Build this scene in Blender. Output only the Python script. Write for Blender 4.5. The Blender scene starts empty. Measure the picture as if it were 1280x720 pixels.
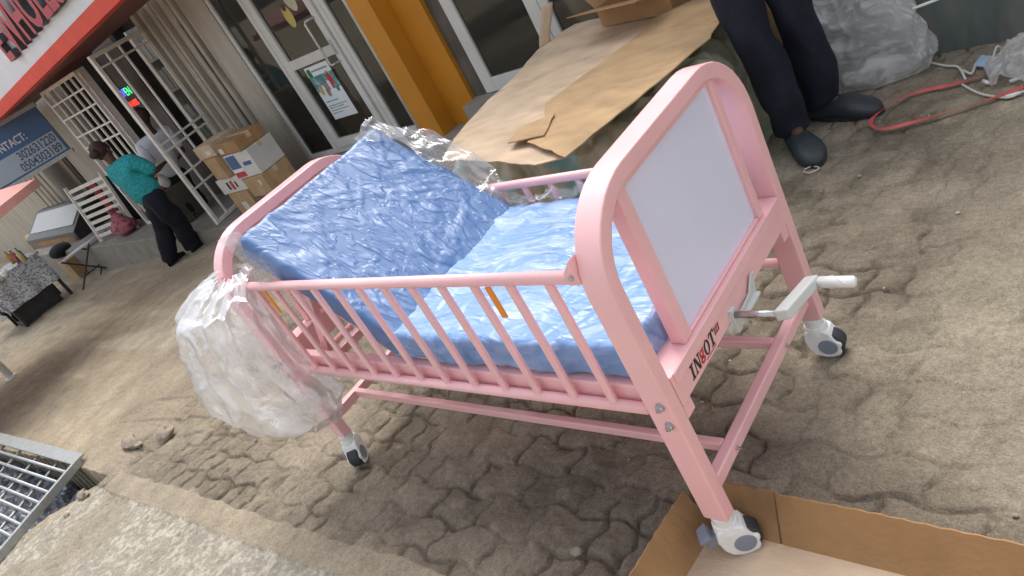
import bpy, bmesh, math, random
import numpy as np
from mathutils import Vector, Matrix, noise
random.seed(7); rng = np.random.default_rng(7)
S = bpy.context.scene; COL = S.collection; PI = math.pi
# ------------------------------------------------------------------ camera
CR = Matrix(((0.71719357, 0.53130326, -0.45094371), (-0.01254829, -0.63714424, -0.77064243), (-0.69676103, 0.55835837, -0.4502888)))
CC = Vector((2.4411, -0.8707, 1.5329)); FPX = 942.6
cd = bpy.data.cameras.new('camera'); cam = bpy.data.objects.new('camera', cd); COL.objects.link(cam); S.camera = cam
cam.matrix_world = Matrix.Translation(CC) @ Matrix((CR[0], -CR[1], -CR[2])).transposed().to_4x4()
cd.sensor_width = 36; cd.lens = FPX / 1280 * 36; cd.clip_end = 500; cd.clip_start = 0.05
def ray(u, v): return CR.transposed() @ Vector(((u - 640) / FPX, (v - 360) / FPX, 1))
def gz(x): return max(-0.45, -0.07 * max(0.0, -x - 2.2))
def at(u, v, x=None, y=None, z=None):
    r = ray(u, v)
    if x is not None: t = (x - CC.x) / r.x
    elif y is not None: t = (y - CC.y) / r.y
    elif z is not None: t = (z - CC.z) / r.z
    else:
        t = (0 - CC.z) / r.z
        for _ in range(30): t = (gz(CC.x + t * r.x) - CC.z) / r.z
    return CC + r * t
# ------------------------------------------------------------------ materials
def mat(name, col, rough=0.6, metal=0.0, vary=0.0, vscale=6.0, bump=0.0, bscale=60.0, coat=0.0, col2=None, c2scale=3.0, c2amt=(0.45, 0.62), spec=0.5, stretch=None, rvary=0.0, detail=6, alpha=None, trans=0.0):
    m = bpy.data.materials.new(name); m.use_nodes = True; nt = m.node_tree; N = nt.nodes; L = nt.links
    b = N['Principled BSDF']; b.inputs['Roughness'].default_value = rough; b.inputs['Metallic'].default_value = metal
    b.inputs['Coat Weight'].default_value = coat; b.inputs['Coat Roughness'].default_value = 0.12
    b.inputs['Specular IOR Level'].default_value = spec
    tc = N.new('ShaderNodeTexCoord'); mp = N.new('ShaderNodeMapping'); L.new(tc.outputs['Object'], mp.inputs[0])
    if stretch: mp.inputs['Scale'].default_value = stretch
    c = (*col, 1); src = None
    def nz(scale, det=detail):
        n = N.new('ShaderNodeTexNoise'); n.inputs['Scale'].default_value = scale; n.inputs['Detail'].default_value = det; L.new(mp.outputs[0], n.inputs['Vector']); return n
    if col2:
        n = nz(c2scale); r = N.new('ShaderNodeMapRange'); r.inputs[1].default_value = c2amt[0]; r.inputs[2].default_value = c2amt[1]; L.new(n.outputs['Fac'], r.inputs[0])
        mx = N.new('ShaderNodeMix'); mx.data_type = 'RGBA'; mx.inputs[6].default_value = c; mx.inputs[7].default_value = (*col2, 1); L.new(r.outputs[0], mx.inputs[0]); src = mx.outputs[2]
    if vary:
        n = nz(vscale); r = N.new('ShaderNodeMapRange'); r.inputs[1].default_value = 0.3; r.inputs[2].default_value = 0.7; r.inputs[3].default_value = 1 - vary; r.inputs[4].default_value = 1 + vary; L.new(n.outputs['Fac'], r.inputs[0])
        h = N.new('ShaderNodeHueSaturation'); L.new(r.outputs[0], h.inputs['Value'])
        if src: L.new(src, h.inputs['Color'])
        else: h.inputs['Color'].default_value = c
        src = h.outputs[0]
    if src: L.new(src, b.inputs['Base Color'])
    else: b.inputs['Base Color'].default_value = c
    if rvary:
        n = nz(9); r = N.new('ShaderNodeMapRange'); r.inputs[1].default_value = 0.3; r.inputs[2].default_value = 0.7; r.inputs[3].default_value = max(0, rough - rvary); r.inputs[4].default_value = rough + rvary; L.new(n.outputs['Fac'], r.inputs[0]); L.new(r.outputs[0], b.inputs['Roughness'])
    if bump:
        n = nz(bscale); bp = N.new('ShaderNodeBump'); bp.inputs['Strength'].default_value = bump; bp.inputs['Distance'].default_value = 0.01; L.new(n.outputs['Fac'], bp.inputs['Height']); L.new(bp.outputs[0], b.inputs['Normal'])
    return m
def emit(name, col, s):
    m = bpy.data.materials.new(name); m.use_nodes = True; b = m.node_tree.nodes['Principled BSDF']
    b.inputs['Base Color'].default_value = (*col, 1); b.inputs['Emission Color'].default_value = (*col, 1); b.inputs['Emission Strength'].default_value = s; return m
def crease_nodes(nt, scale, dist=0.012, strength=0.8, stretch=(1, 1, 1), wd=0.05, fine=0.10, thr=.54):
    """network of sharp folds: domain-warped ridged noise in several stretched directions"""
    N = nt.nodes; L = nt.links
    tc = N.new('ShaderNodeTexCoord'); wn = N.new('ShaderNodeTexNoise'); wn.inputs['Scale'].default_value = scale * 0.5; wn.inputs['Detail'].default_value = 2
    L.new(tc.outputs['Object'], wn.inputs['Vector'])
    ma = N.new('ShaderNodeVectorMath'); ma.operation = 'MULTIPLY_ADD'; ma.inputs[1].default_value = (0.35 / scale * 3,) * 3; L.new(wn.outputs['Color'], ma.inputs[0]); L.new(tc.outputs['Object'], ma.inputs[2])
    prev = None
    for i, (rot, st, sc, w) in enumerate((((0, 0, 0.35), (1, 7.0, 3), 0.55, 1.0), ((0.3, -0.3, -0.5), (1, 6.0, 3), 0.8, 0.8), ((0.2, 0.4, 1.5), (1, 6, 3), 0.9, 0.6), ((0.3, 0.1, .9), (1, 6, 3), 1.8, 0.4 + fine), ((0.5, 0.2, 2.6), (1, 5, 3), 2.6, .3 + fine))):
        mp = N.new('ShaderNodeMapping'); mp.inputs['Rotation'].default_value = rot; mp.inputs['Scale'].default_value = [a * b for a, b in zip(st, stretch)]; mp.inputs['Location'].default_value = (i * 3.7, i * 1.9, i); L.new(ma.outputs[0], mp.inputs[0])
        n = N.new('ShaderNodeTexNoise'); n.inputs['Scale'].default_value = scale * sc; n.inputs['Detail'].default_value = 1; L.new(mp.outputs[0], n.inputs['Vector'])
        c = N.new('ShaderNodeMapRange'); c.inputs[1].default_value = thr; c.inputs[2].default_value = thr + wd * 3; c.inputs[3].default_value = 0; c.inputs[4].default_value = w; c.interpolation_type = 'SMOOTHSTEP'; L.new(n.outputs['Fac'], c.inputs[0])
        if prev is None: prev = c.outputs[0]
        else:
            d = N.new('ShaderNodeMath'); d.operation = 'ADD'; L.new(prev, d.inputs[0]); L.new(c.outputs[0], d.inputs[1]); prev = d.outputs[0]
    bp = N.new('ShaderNodeBump'); bp.inputs['Strength'].default_value = strength; bp.inputs['Distance'].default_value = dist; L.new(prev, bp.inputs['Height'])
    return bp.outputs[0], prev
def wrapped(name, col, scale=9, painted_sheen=0.12, stretch=(1, 1, 1), dist=.012, thr=.60, bs=.55):
    m = bpy.data.materials.new(name); m.use_nodes = True; nt = m.node_tree; b = nt.nodes['Principled BSDF']
    nrm, h = crease_nodes(nt, scale, dist=dist, strength=bs, stretch=stretch, wd=.03, fine=.05, thr=thr)
    nt.links.new(nrm, b.inputs['Coat Normal']); nt.links.new(nrm, b.inputs['Normal'])
    b.inputs['Coat Weight'].default_value = .4; b.inputs['Coat Roughness'].default_value = 0.27; b.inputs['Roughness'].default_value = 0.45
    mx = nt.nodes.new('ShaderNodeMix'); mx.data_type = 'RGBA'; mx.inputs[6].default_value = (*col, 1); mx.inputs[7].default_value = (0.55, 0.66, 0.9, 1)
    mm = nt.nodes.new('ShaderNodeMath'); mm.operation = 'MULTIPLY'; mm.inputs[1].default_value = painted_sheen; nt.links.new(h, mm.inputs[0]); nt.links.new(mm.outputs[0], mx.inputs[0]); nt.links.new(mx.outputs[2], b.inputs['Base Color'])  # pale sheen on the film folds, painted into the base colour
    return m
def film(name, cover=0.35, col=(0.8, 0.82, 0.84), scale=6, rough=0.22, gloss=0.5, cr=0.35, wd=.05, bst=.45):
    """thin clear plastic: partly transparent, whiter along its folds, softly glossy"""
    m = bpy.data.materials.new(name); m.use_nodes = True; nt = m.node_tree; N = nt.nodes; L = nt.links; N.clear()
    o = N.new('ShaderNodeOutputMaterial'); nrm, h = crease_nodes(nt, scale, dist=0.006, strength=bst, wd=wd, fine=.08)
    tr = N.new('ShaderNodeBsdfTransparent'); gl = N.new('ShaderNodeBsdfGlossy'); gl.inputs['Roughness'].default_value = rough; L.new(nrm, gl.inputs['Normal'])
    df = N.new('ShaderNodeBsdfDiffuse'); df.inputs['Color'].default_value = (*col, 1)
    tl = N.new('ShaderNodeBsdfTranslucent'); tl.inputs['Color'].default_value = (*col, 1)
    ad = N.new('ShaderNodeMixShader'); ad.inputs[0].default_value = 0.5; L.new(df.outputs[0], ad.inputs[1]); L.new(tl.outputs[0], ad.inputs[2])
    mr = N.new('ShaderNodeMapRange'); mr.inputs[2].default_value = 1.3; mr.inputs[3].default_value = cover; mr.inputs[4].default_value = min(1, cover + cr); L.new(h, mr.inputs[0])
    m1 = N.new('ShaderNodeMixShader'); L.new(mr.outputs[0], m1.inputs[0]); L.new(tr.outputs[0], m1.inputs[1]); L.new(ad.outputs[0], m1.inputs[2])
    fr = N.new('ShaderNodeFresnel'); fr.inputs['IOR'].default_value = 1.45; L.new(nrm, fr.inputs['Normal'])
    mm = N.new('ShaderNodeMath'); mm.operation = 'MULTIPLY'; mm.inputs[1].default_value = gloss; L.new(fr.outputs[0], mm.inputs[0])
    m2 = N.new('ShaderNodeMixShader'); L.new(mm.outputs[0], m2.inputs[0]); L.new(m1.outputs[0], m2.inputs[1]); L.new(gl.outputs[0], m2.inputs[2]); L.new(m2.outputs[0], o.inputs[0])
    return m
def glass_mat(name, tint=(0.05, 0.055, 0.06), f=0.35):
    m = bpy.data.materials.new(name); m.use_nodes = True; nt = m.node_tree; N = nt.nodes; L = nt.links; N.clear()
    o = N.new('ShaderNodeOutputMaterial'); tr = N.new('ShaderNodeBsdfTransparent'); tr.inputs[0].default_value = (0.62, 0.64, 0.62, 1)
    gl = N.new('ShaderNodeBsdfGlossy'); gl.inputs['Roughness'].default_value = 0.03
    n = N.new('ShaderNodeTexNoise'); n.inputs['Scale'].default_value = 2.5; bp = N.new('ShaderNodeBump'); bp.inputs['Strength'].default_value = 0.05; L.new(n.outputs['Fac'], bp.inputs['Height']); L.new(bp.outputs[0], gl.inputs['Normal'])
    fr = N.new('ShaderNodeFresnel'); fr.inputs['IOR'].default_value = 1.6
    df = N.new('ShaderNodeBsdfDiffuse'); df.inputs[0].default_value = (0.3, 0.28, 0.24, 1)
    a = N.new('ShaderNodeMixShader'); L.new(fr.outputs[0], a.inputs[0]); L.new(tr.outputs[0], a.inputs[1]); L.new(gl.outputs[0], a.inputs[2])
    b = N.new('ShaderNodeMixShader'); b.inputs[0].default_value = 0.06; L.new(a.outputs[0], b.inputs[1]); L.new(df.outputs[0], b.inputs[2]); L.new(b.outputs[0], o.inputs[0]); return m
M = {}
M['pink'] = mat('pink_paint', (0.88, 0.50, 0.51), 0.34, coat=0.3, vary=0.05, vscale=5, bump=0.05, bscale=90, rvary=0.06)
M['panel'] = mat('panel_white', (0.74, 0.74, 0.90), 0.3, coat=0.3, vary=0.02)
M['steel'] = mat('steel', (0.55, 0.55, 0.56), 0.28, metal=1, bump=0.05, bscale=120)
M['galv'] = mat('galvanised', (0.36, 0.38, 0.38), 0.5, metal=0.55, vary=0.12, vscale=30, bump=0.15, bscale=120)
M['grey_pl'] = mat('light_grey_plastic', (0.58, 0.60, 0.58), 0.45, vary=0.03)
M['white_pl'] = mat('white_plastic', (0.78, 0.78, 0.76), 0.35, vary=0.05, vscale=25)
M['hub'] = mat('hub_grey', (0.22, 0.25, 0.31), 0.45)
M['tyre'] = mat('tyre', (0.03, 0.033, 0.04), 0.55)
M['orange'] = mat('orange_clip', (0.80, 0.25, 0.02), 0.4)
M['blackink'] = mat('black_ink', (0.02, 0.02, 0.02), 0.5); M['redink'] = mat('red_ink', (0.5, 0.02, 0.03), 0.5)
M['blue'] = wrapped('blue_mattress_in_clear_film_shaded', (0.066, 0.158, 0.36), 4.6, 0.12, dist=.0042, thr=.575)  # raised half: the same blue darkened, its shade put into the colour
M['blue_skylit'] = wrapped('blue_mattress_flat_skylit', (0.150, 0.29, 0.55), 4.5, 0.28, dist=.005, thr=.56)  # flat half: the same blue paled, reflected sky put into the colour
M['film'] = film('clear_film', 0.26, gloss=.22, rough=.32); M['bag'] = film('plastic_bag_film', 0.22, (0.92, 0.94, 0.96), 2.4, 0.28, .5, .45, .05, .28)
M['bubble'] = film('bubble_wrap_film', 0.52, (0.92, 0.92, 0.91), 7, 0.3, .5, .45)
def cardboard(name, col, sc=1.0):
    return mat(name, col, 0.8, vary=0.16, vscale=5, bump=0.3, bscale=60, col2=tuple(c * 0.68 for c in col), c2scale=3.2, c2amt=(.52, .72), stretch=(1, 2.2, 1), detail=9)
M['card'] = cardboard('cardboard', (0.47, 0.31, 0.165)); M['cardl'] = cardboard('cardboard_pale', (0.56, 0.42, 0.29)); M['cardd'] = cardboard('cardboard_brown', (0.36, 0.205, 0.09)); M['cardedge'] = mat('cardboard_edge', (0.60, 0.45, 0.28), 0.9, bump=.4, bscale=200)
M['white_card'] = mat('white_carton', (0.62, 0.60, 0.56), 0.6, vary=0.08)
M['cream'] = mat('cream_wall', (0.46, 0.42, 0.35), 0.75, vary=0.13, vscale=3, bump=0.15, bscale=40, col2=(0.34, 0.30, 0.24), c2scale=2, stretch=(2.5, 2.5, .5))
M['cream2'] = mat('cream_paint_worn', (0.42, 0.38, 0.32), 0.6, vary=0.18, vscale=4, bump=0.1, col2=(0.27, 0.23, 0.18), c2scale=5, stretch=(2, 2, .35), c2amt=(.55, .7))
M['alu'] = mat('white_aluminium', (0.60, 0.59, 0.56), 0.4, vary=0.08, vscale=5, rvary=.1)
M['white_pipe'] = mat('white_pipe', (0.62, 0.61, 0.57), 0.5, vary=0.15, vscale=8, col2=(0.35, 0.32, 0.28), c2scale=9, c2amt=(.6, .72))
M['ochre'] = mat('orange_ochre_paint', (0.50, 0.20, 0.010), 0.55, vary=0.09, vscale=4, bump=0.08, bscale=50)
M['glass'] = glass_mat('shop_glass')
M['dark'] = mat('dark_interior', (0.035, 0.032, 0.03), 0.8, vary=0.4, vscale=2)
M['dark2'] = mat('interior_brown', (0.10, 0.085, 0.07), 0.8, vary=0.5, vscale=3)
M['mauve'] = mat('mauve_door', (0.13, 0.11, 0.11), 0.6, vary=.1)
M['gatep'] = mat('gate_paint', (0.76, 0.73, 0.66), 0.55, vary=0.12, vscale=20)
M['red'] = mat('red_fascia', (0.70, 0.055, 0.02), 0.5, vary=0.10, vscale=5)
M['signwhite'] = mat('sign_white', (0.70, 0.76, 0.80), 0.3, vary=0.06, vscale=5, coat=.3)
M['letter'] = mat('letter_red', (0.42, 0.04, 0.06), 0.45, vary=.06); M['letterside'] = mat('letter_side', (0.05, 0.055, 0.06), 0.5)
M['signblue'] = mat('sign_blue', (0.03, 0.11, 0.25), 0.4, vary=.12, vscale=3); M['signpale'] = mat('sign_pale', (0.33, 0.40, 0.46), 0.4); M['navyink'] = mat('navy_ink', (0.05, 0.07, 0.15), 0.5); M['whiteink'] = mat('white_ink', (0.6, 0.63, 0.65), 0.5)
M['greenwall'] = mat('green_grey_paint', (0.105, 0.125, 0.115), 0.6, vary=0.16, vscale=7, bump=0.15, bscale=30, stretch=(2, 2, .6), col2=(.15, .155, .135), c2scale=5)
M['concrete'] = mat('step_concrete', (0.27, 0.25, 0.22), 0.85, vary=0.15, vscale=6, bump=0.4, bscale=40)
M['tarp'] = mat('tarp', (0.42, 0.42, 0.30), 0.3, vary=0.35, vscale=5, coat=.4, col2=(0.13, 0.36, 0.36), c2scale=2.6, c2amt=(.54, .62), bump=.25, bscale=9)
M['skin'] = mat('skin', (0.10, 0.05, 0.03), 0.5, vary=.05); M['hair'] = mat('hair', (0.045, 0.018, 0.014), 0.7, bump=1, bscale=60)
M['navy'] = mat('navy_cloth', (0.005, 0.007, 0.018), 0.85, vary=.3, vscale=14, bump=0.5, bscale=25); M['black'] = mat('black_cloth', (0.010, 0.010, 0.013), 0.85, bump=.4, bscale=25)
M['teal'] = mat('teal_knit', (0.03, 0.34, 0.36), 0.95, vary=0.35, vscale=40, bump=1, bscale=70); M['shirt'] = mat('white_shirt', (0.74, 0.76, 0.84), 0.8, vary=.1, bump=.3, bscale=20)
M['clog'] = mat('rubber_clog', (0.030, 0.038, 0.046), 0.5, vary=.15, vscale=20, bump=.1)
M['strap'] = mat('red_strap', (0.55, 0.085, 0.08), 0.5, vary=.15, vscale=20); M['cord'] = mat('white_cord', (0.6, 0.58, 0.52), 0.6)
M['umb'] = mat('pink_canvas', (0.55, 0.27, 0.24), 0.8, vary=.1); M['stone'] = mat('stone', (0.30, 0.25, 0.19), 0.9, vary=.25, vscale=15, bump=.8, bscale=50)
M['lace'] = mat('patterned_cloth', (0.55, 0.56, 0.58), 0.85, col2=(0.22, 0.23, 0.25), c2scale=42, c2amt=(.5, .55)); M['rubbish'] = mat('rubbish', (0.07, 0.08, 0.10), 0.35, vary=.8, vscale=18, col2=(.35, .38, .42), c2scale=26, c2amt=(.56, .64), bump=1, bscale=30)
M['plaid'] = mat('pink_plaid', (0.45, 0.14, 0.17), 0.85, col2=(0.16, 0.05, 0.07), c2scale=16); M['yellow'] = mat('pale_yellow', (0.55, 0.47, 0.2), 0.6); M['blackm'] = mat('black_metal', (0.03, 0.03, 0.033), 0.4, vary=.3, vscale=12)
M['lightblue'] = mat('light_blue_plastic', (0.35, 0.48, 0.62), 0.4); M['brownitem'] = mat('golden_snacks', (0.42, 0.22, 0.05), 0.7, vary=.5, vscale=25)
# ------------------------------------------------------------------ object helpers
def wloc(o):
    v = Vector((0, 0, 0))
    while o: v += o.location; o = o.parent
    return v
def link(name, me, m=None, parent=None, smooth=False):
    o = bpy.data.objects.new(name, me); COL.objects.link(o)
    if m is not None:
        for x in (m if isinstance(m, (list, tuple)) else [m]): me.materials.append(x)
    if parent is not None: o.parent = parent; me.transform(Matrix.Translation(-wloc(parent)))
    else:
        vs = [v.co for v in me.vertices]
        if vs:
            c = Vector(((min(v.x for v in vs) + max(v.x for v in vs)) / 2, (min(v.y for v in vs) + max(v.y for v in vs)) / 2, min(v.z for v in vs)))
            me.transform(Matrix.Translation(-c)); o.location = c
    if smooth:
        for p in me.polygons: p.use_smooth = True
    return o
class MB:
    def __init__(s): s.v = []; s.f = []; s.mi = []
    def add(s, vs, fs, mi=0):
        n = len(s.v); s.v += [tuple(v) for v in vs]; s.f += [tuple(i + n for i in f) for f in fs]; s.mi += [mi] * len(fs); return s
    def box(s, x0, x1, y0, y1, z0, z1, mi=0, mtx=None):
        vs = [Vector((x, y, z)) for x in (x0, x1) for y in (y0, y1) for z in (z0, z1)]
        if mtx: vs = [mtx @ v for v in vs]
        return s.add(vs, [(0, 1, 3, 2), (4, 6, 7, 5), (0, 4, 5, 1), (2, 3, 7, 6), (0, 2, 6, 4), (1, 5, 7, 3)], mi)
    def bar(s, a, b, w, h=None, up=(0, 0, 1), mi=0):
        """rectangular bar from a to b; w across, h along up"""
        h = h or w; a = Vector(a); b = Vector(b); d = (b - a).normalized(); u = Vector(up)
        if abs(d.dot(u)) > .98: u = Vector((0, 1, 0))
        x = d.cross(u).normalized(); u = x.cross(d)
        vs = [p + x * sx * w / 2 + u * su * h / 2 for p in (a, b) for sx, su in ((-1, -1), (1, -1), (1, 1), (-1, 1))]
        return s.add(vs, [(3, 2, 1, 0), (4, 5, 6, 7), (0, 1, 5, 4), (1, 2, 6, 5), (2, 3, 7, 6), (3, 0, 4, 7)], mi)
    def tube(s, pts, r, n=12, mi=0, caps=True):
        pts = [Vector(p) for p in pts]; rs = r if isinstance(r, (list, tuple)) else [r] * len(pts)
        base = len(s.v); px = None; vs = []; fs = []
        for i, p in enumerate(pts):
            d = (pts[min(i + 1, len(pts) - 1)] - pts[max(i - 1, 0)]).normalized()
            if px is None:
                px = d.cross(Vector((0, 0, 1)) if abs(d.z) < .95 else Vector((1, 0, 0))).normalized()
            px = (px - d * px.dot(d)).normalized(); py = d.cross(px)
            for k in range(n):
                a = 2 * PI * k / n; vs.append(p + (px * math.cos(a) + py * math.sin(a)) * rs[i])
            if i:
                for k in range(n): fs.append(((i - 1) * n + k, (i - 1) * n + (k + 1) % n, i * n + (k + 1) % n, i * n + k))
        if caps: fs.append(tuple(range(n - 1, -1, -1))); fs.append(tuple(range(len(vs) - n, len(vs))))
        return s.add(vs, fs, mi)
    def grid(s, fn, nu, nv, mi=0, closeu=False):
        vs = [fn(i / nu, j / nv) for j in range(nv + 1) for i in range(nu + (0 if closeu else 1))]
        w = nu if closeu else nu + 1; fs = []
        for j in range(nv):
            for i in range(nu):
                i2 = (i + 1) % w if closeu else i + 1
                fs.append((j * w + i, j * w + i2, (j + 1) * w + i2, (j + 1) * w + i))
        return s.add(vs, fs, mi)
    def poly(s, pts, n, th, mi=0):
        """slab: polygon pts extruded by th along n"""
        n = Vector(n).normalized() * th; k = len(pts); vs = [Vector(p) for p in pts] + [Vector(p) + n for p in pts]
        fs = [tuple(range(k - 1, -1, -1)), tuple(range(k, 2 * k))] + [(i, (i + 1) % k, (i + 1) % k + k, i + k) for i in range(k)]
        return s.add(vs, fs, mi)
    def build(s, name, m, parent=None, smooth=False, bevel=0, seg=2, solid=0, sub=0):
        me = bpy.data.meshes.new(name); me.from_pydata(s.v, [], s.f); me.update()
        me.polygons.foreach_set('material_index', s.mi)
        b = bmesh.new(); b.from_mesh(me); bmesh.ops.recalc_face_normals(b, faces=b.faces[:]); b.to_mesh(me); b.free()
        o = link(name, me, m, parent, smooth)
        if solid: md = o.modifiers.new('s', 'SOLIDIFY'); md.thickness = solid; md.offset = 0
        if bevel: md = o.modifiers.new('b', 'BEVEL'); md.width = bevel; md.segments = seg; md.limit_method = 'ANGLE'; md.angle_limit = math.radians(35)
        if sub: md = o.modifiers.new('u', 'SUBSURF'); md.levels = md.render_levels = sub
        if bevel and not smooth:
            for p in me.polygons: p.use_smooth = False
        return o
def tag(o, label=None, cat=None, group=None, kind=None):
    if label: o['label'] = label
    if cat: o['category'] = cat
    if group: o['group'] = group
    if kind: o['kind'] = kind
    return o
def thing(name, loc, label, cat, group=None):
    o = bpy.data.objects.new(name, None); COL.objects.link(o); o.location = loc; o.empty_display_size = .1
    return tag(o, label, cat, group)
def nz(p, s=1.0, seed=0): return noise.noise(Vector(p) * s + Vector((seed * 7.3, seed * 3.1, seed * 1.7)))
def streak(p, ang, s, seed, el=8.0):
    c, d = math.cos(ang), math.sin(ang); u = p.x * c + p.y * d; v = -p.x * d + p.y * c
    n = noise.noise(Vector((u * s + seed * 3.3, v * s * el + seed * 1.7, p.z * s * 1.5 + seed)))
    t = max(0.0, min(1.0, (n - .08) / .40)); return t * t * (3 - 2 * t)
def ridge(p, s, seed=0): return max(0, 1 - abs(nz(p, s, seed)) * 5)
def text_mesh(txt, size, extrude=0.0, shear=0.0, align='LEFT', off=0.0):
    c = bpy.data.curves.new('t', 'FONT'); c.body = txt; c.size = size; c.extrude = extrude; c.shear = shear; c.align_x = align; c.resolution_u = 3; c.offset = off
    o = bpy.data.objects.new('t', c); COL.objects.link(o); dg = bpy.context.evaluated_depsgraph_get()
    me = bpy.data.meshes.new_from_object(o.evaluated_get(dg)); bpy.data.objects.remove(o); return me
def text_obj(name, txt, size, origin, xdir, updir, m, parent, extrude=0.0005, shear=0.0, wide=1.0, bold=0.0):
    me = text_mesh(txt, size, extrude, shear); x = Vector(xdir).normalized(); u = Vector(updir).normalized(); n = x.cross(u)
    mt = Matrix((x, u, n)).transposed().to_4x4(); mt.translation = Vector(origin)
    me.transform(mt @ Matrix.Diagonal((wide, 1, 1, 1))); me.materials.clear()
    return link(name, me, m, parent)

# ------------------------------------------------------------------ GROUND (one sheet)
def fbm(x, y, s, seed, octv=4):
    """value noise fbm on arrays"""
    tot = np.zeros_like(x); amp = 1; nrm = 0
    for o in range(octv):
        g = np.random.default_rng(seed + o * 13).random((256, 256)).astype(np.float64)
        X = x * s; Y = y * s; xi = np.floor(X).astype(int); yi = np.floor(Y).astype(int); fx = X - xi; fy = Y - yi
        fx = fx * fx * (3 - 2 * fx); fy = fy * fy * (3 - 2 * fy)
        a = g[xi % 256, yi % 256]; b = g[(xi + 1) % 256, yi % 256]; c = g[xi % 256, (yi + 1) % 256]; d = g[(xi + 1) % 256, (yi + 1) % 256]
        tot += amp * ((a * (1 - fx) + b * fx) * (1 - fy) + (c * (1 - fx) + d * fx) * fy); nrm += amp; amp *= 0.5; s *= 2.03
    return tot / nrm
def sstep(a, b, x): t = np.clip((x - a) / (b - a), 0, 1); return t * t * (3 - 2 * t)
def build_ground():
    xs = np.concatenate([[-120, -80, -50, -35, -25, -18], np.arange(-14, -8, .12), np.arange(-8, -3.7, .035), np.arange(-3.7, -2.0, .016), np.arange(-2.0, 2.3, .0062), np.arange(2.4, 4, .06), [4.3, 5, 6.5, 9, 14, 25, 60, 120]])
    ys = np.concatenate([[-120, -60, -30, -15, -8, -5, -3.5, -2.5], np.arange(-1.9, -1.0, .02), np.arange(-1.0, -.5, .007), np.arange(-.5, 1.3, .0062), np.arange(1.3, 3.2, .011), np.arange(3.2, 4.2, .1), [4.5, 6, 9, 15, 30, 60, 120]])
    X, Y = np.meshgrid(xs, ys); nx, ny = len(xs), len(ys)
    far = (np.abs(X) > 16) | (np.abs(Y) > 16)
    Z = np.maximum(-0.45, -0.07 * np.maximum(0, -X - 2.2))
    # wavy interlocking pavers
    PX, PY = 0.215, 0.122
    wx = (fbm(X, Y, 2.2, 5, 2) - .5) * .035 + (fbm(X, Y, 13, 6, 2) - .5) * .012; wy = (fbm(X, Y, 2.2, 9, 2) - .5) * .035 + (fbm(X, Y, 13, 7, 2) - .5) * .012
    x = X + wx; y = Y + wy
    row0 = np.floor(y / PY); wav = 0.014 * np.sin(2 * PI * x / PX + 0.4)
    yy = y + wav; row = np.floor(yy / PY); dy = np.abs((yy / PY) - np.round(yy / PY)) * PY
    xx = x + (row % 2) * PX / 2 + .012 * np.sin(2 * PI * yy / PY); colm = np.floor(xx / PX); dx = np.abs(xx / PX - np.round(xx / PX)) * PX
    dxh = np.abs(xx / (PX / 2) - np.round(xx / (PX / 2))) * PX / 2; half = sstep(.50, .56, fbm(X, Y, 4, 19, 2)); dx = np.where(half > .5, dxh, dx)
    d = np.minimum(dx, dy * 1.0)
    fill = fbm(X, Y, 5.0, 21, 3)                       # how much dirt fills the joint
    wid = 0.0055 + 0.009 * fbm(X, Y, 16, 31, 3)
    j = 1 - sstep(0.0, 1, d / wid)
    open_ = np.where(dx < dy, sstep(.36, .50, fill), sstep(.44, .60, fill))
    Rt = np.maximum(sstep(1.55, 2.0, X) * sstep(.15, .55, Y), .55 * sstep(1.0, 1.5, Y) * sstep(.6, 1.2, X))      # dusty, flush zone on the right
    Lf = 1 - sstep(-2.1, -1.2, X + .9 * (fbm(X, Y, 1.5, 77, 3) - .5))   # smooth compacted sand to the left
    edge = Lf * 0
    joint = j * (0.20 + .80 * open_) * (1 - .62 * Rt) * (1 - Lf)
    cell = np.random.default_rng(3).random((512, 512)); tilt = cell[(row.astype(int)) % 512, (colm.astype(int)) % 512] - .5
    lump = fbm(X, Y, 9, 41, 4) - .5; fine = fbm(X, Y, 45, 51, 3) - .5
    mid = fbm(X, Y, 24, 44, 4) - .5
    Z += -0.016 * joint + (.009 * tilt * (1 - Lf) * (1 - .6 * Rt) + .011 * lump * (1 - .6 * Rt) * (1 - .5 * Lf)) + .008 * mid * (1 - .45 * Rt) + .006 * fine
    chip = sstep(.60, .68, fbm(X, Y, 10, 47, 4)); Z -= .007 * chip * (1 - Rt) * (1 - Lf) * sstep(0, .03, .035 - d)
    dome = np.clip(d / .06, 0, 1); Z += .005 * dome * (1 - Lf) * (1 - Rt)
    # torn, ridged erosion along the edge of the paving and tracks in the sand
    st = fbm(X * .32 + Y * .5, Y * 2.6 - X * .55, 5, 61, 3)
    er = (1 - sstep(-.7, -.1, X)) * (.35 + .65 * np.exp(-((X + 1.4) / .9) ** 2)) * sstep(-.25, -.05, Y) * (1 - sstep(1.2, 2.2, Y))
    Z += er * (-.014 * sstep(.52, .60, st) + .010 * (st - .5))
    # broken gully running away from the kerb corner beside the drain
    gx = -1.62 - .05 * np.sin(Y * 9) + .25 * np.clip(Y, 0, 9) ** 1.0 * -0.35; gull = np.exp(-((X - gx) / .055) ** 2) * sstep(-.42, -.3, Y) * (1 - sstep(.5, .9, Y))
    Z -= gull * .030 * (.4 + fbm(X, Y, 12, 71, 2))
    tr = fbm(X * .25, Y * 2.2, 2.4, 81, 3); Z += Lf * (.02 * (tr - .5))
    for yc in (.55, .86): Z -= Lf * .012 * np.exp(-((Y - yc - .04 * X - .05 * np.sin(X)) / .05) ** 2) * sstep(.35, .6, fbm(X, Y, 3, 85, 2))
    # cast concrete strip and rough aggregate apron in front
    yk = -.385 + .085 * (X + .3) / 2.0 + .012 * (fbm(X, Y * 0, 6, 91, 2) - .5)
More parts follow.
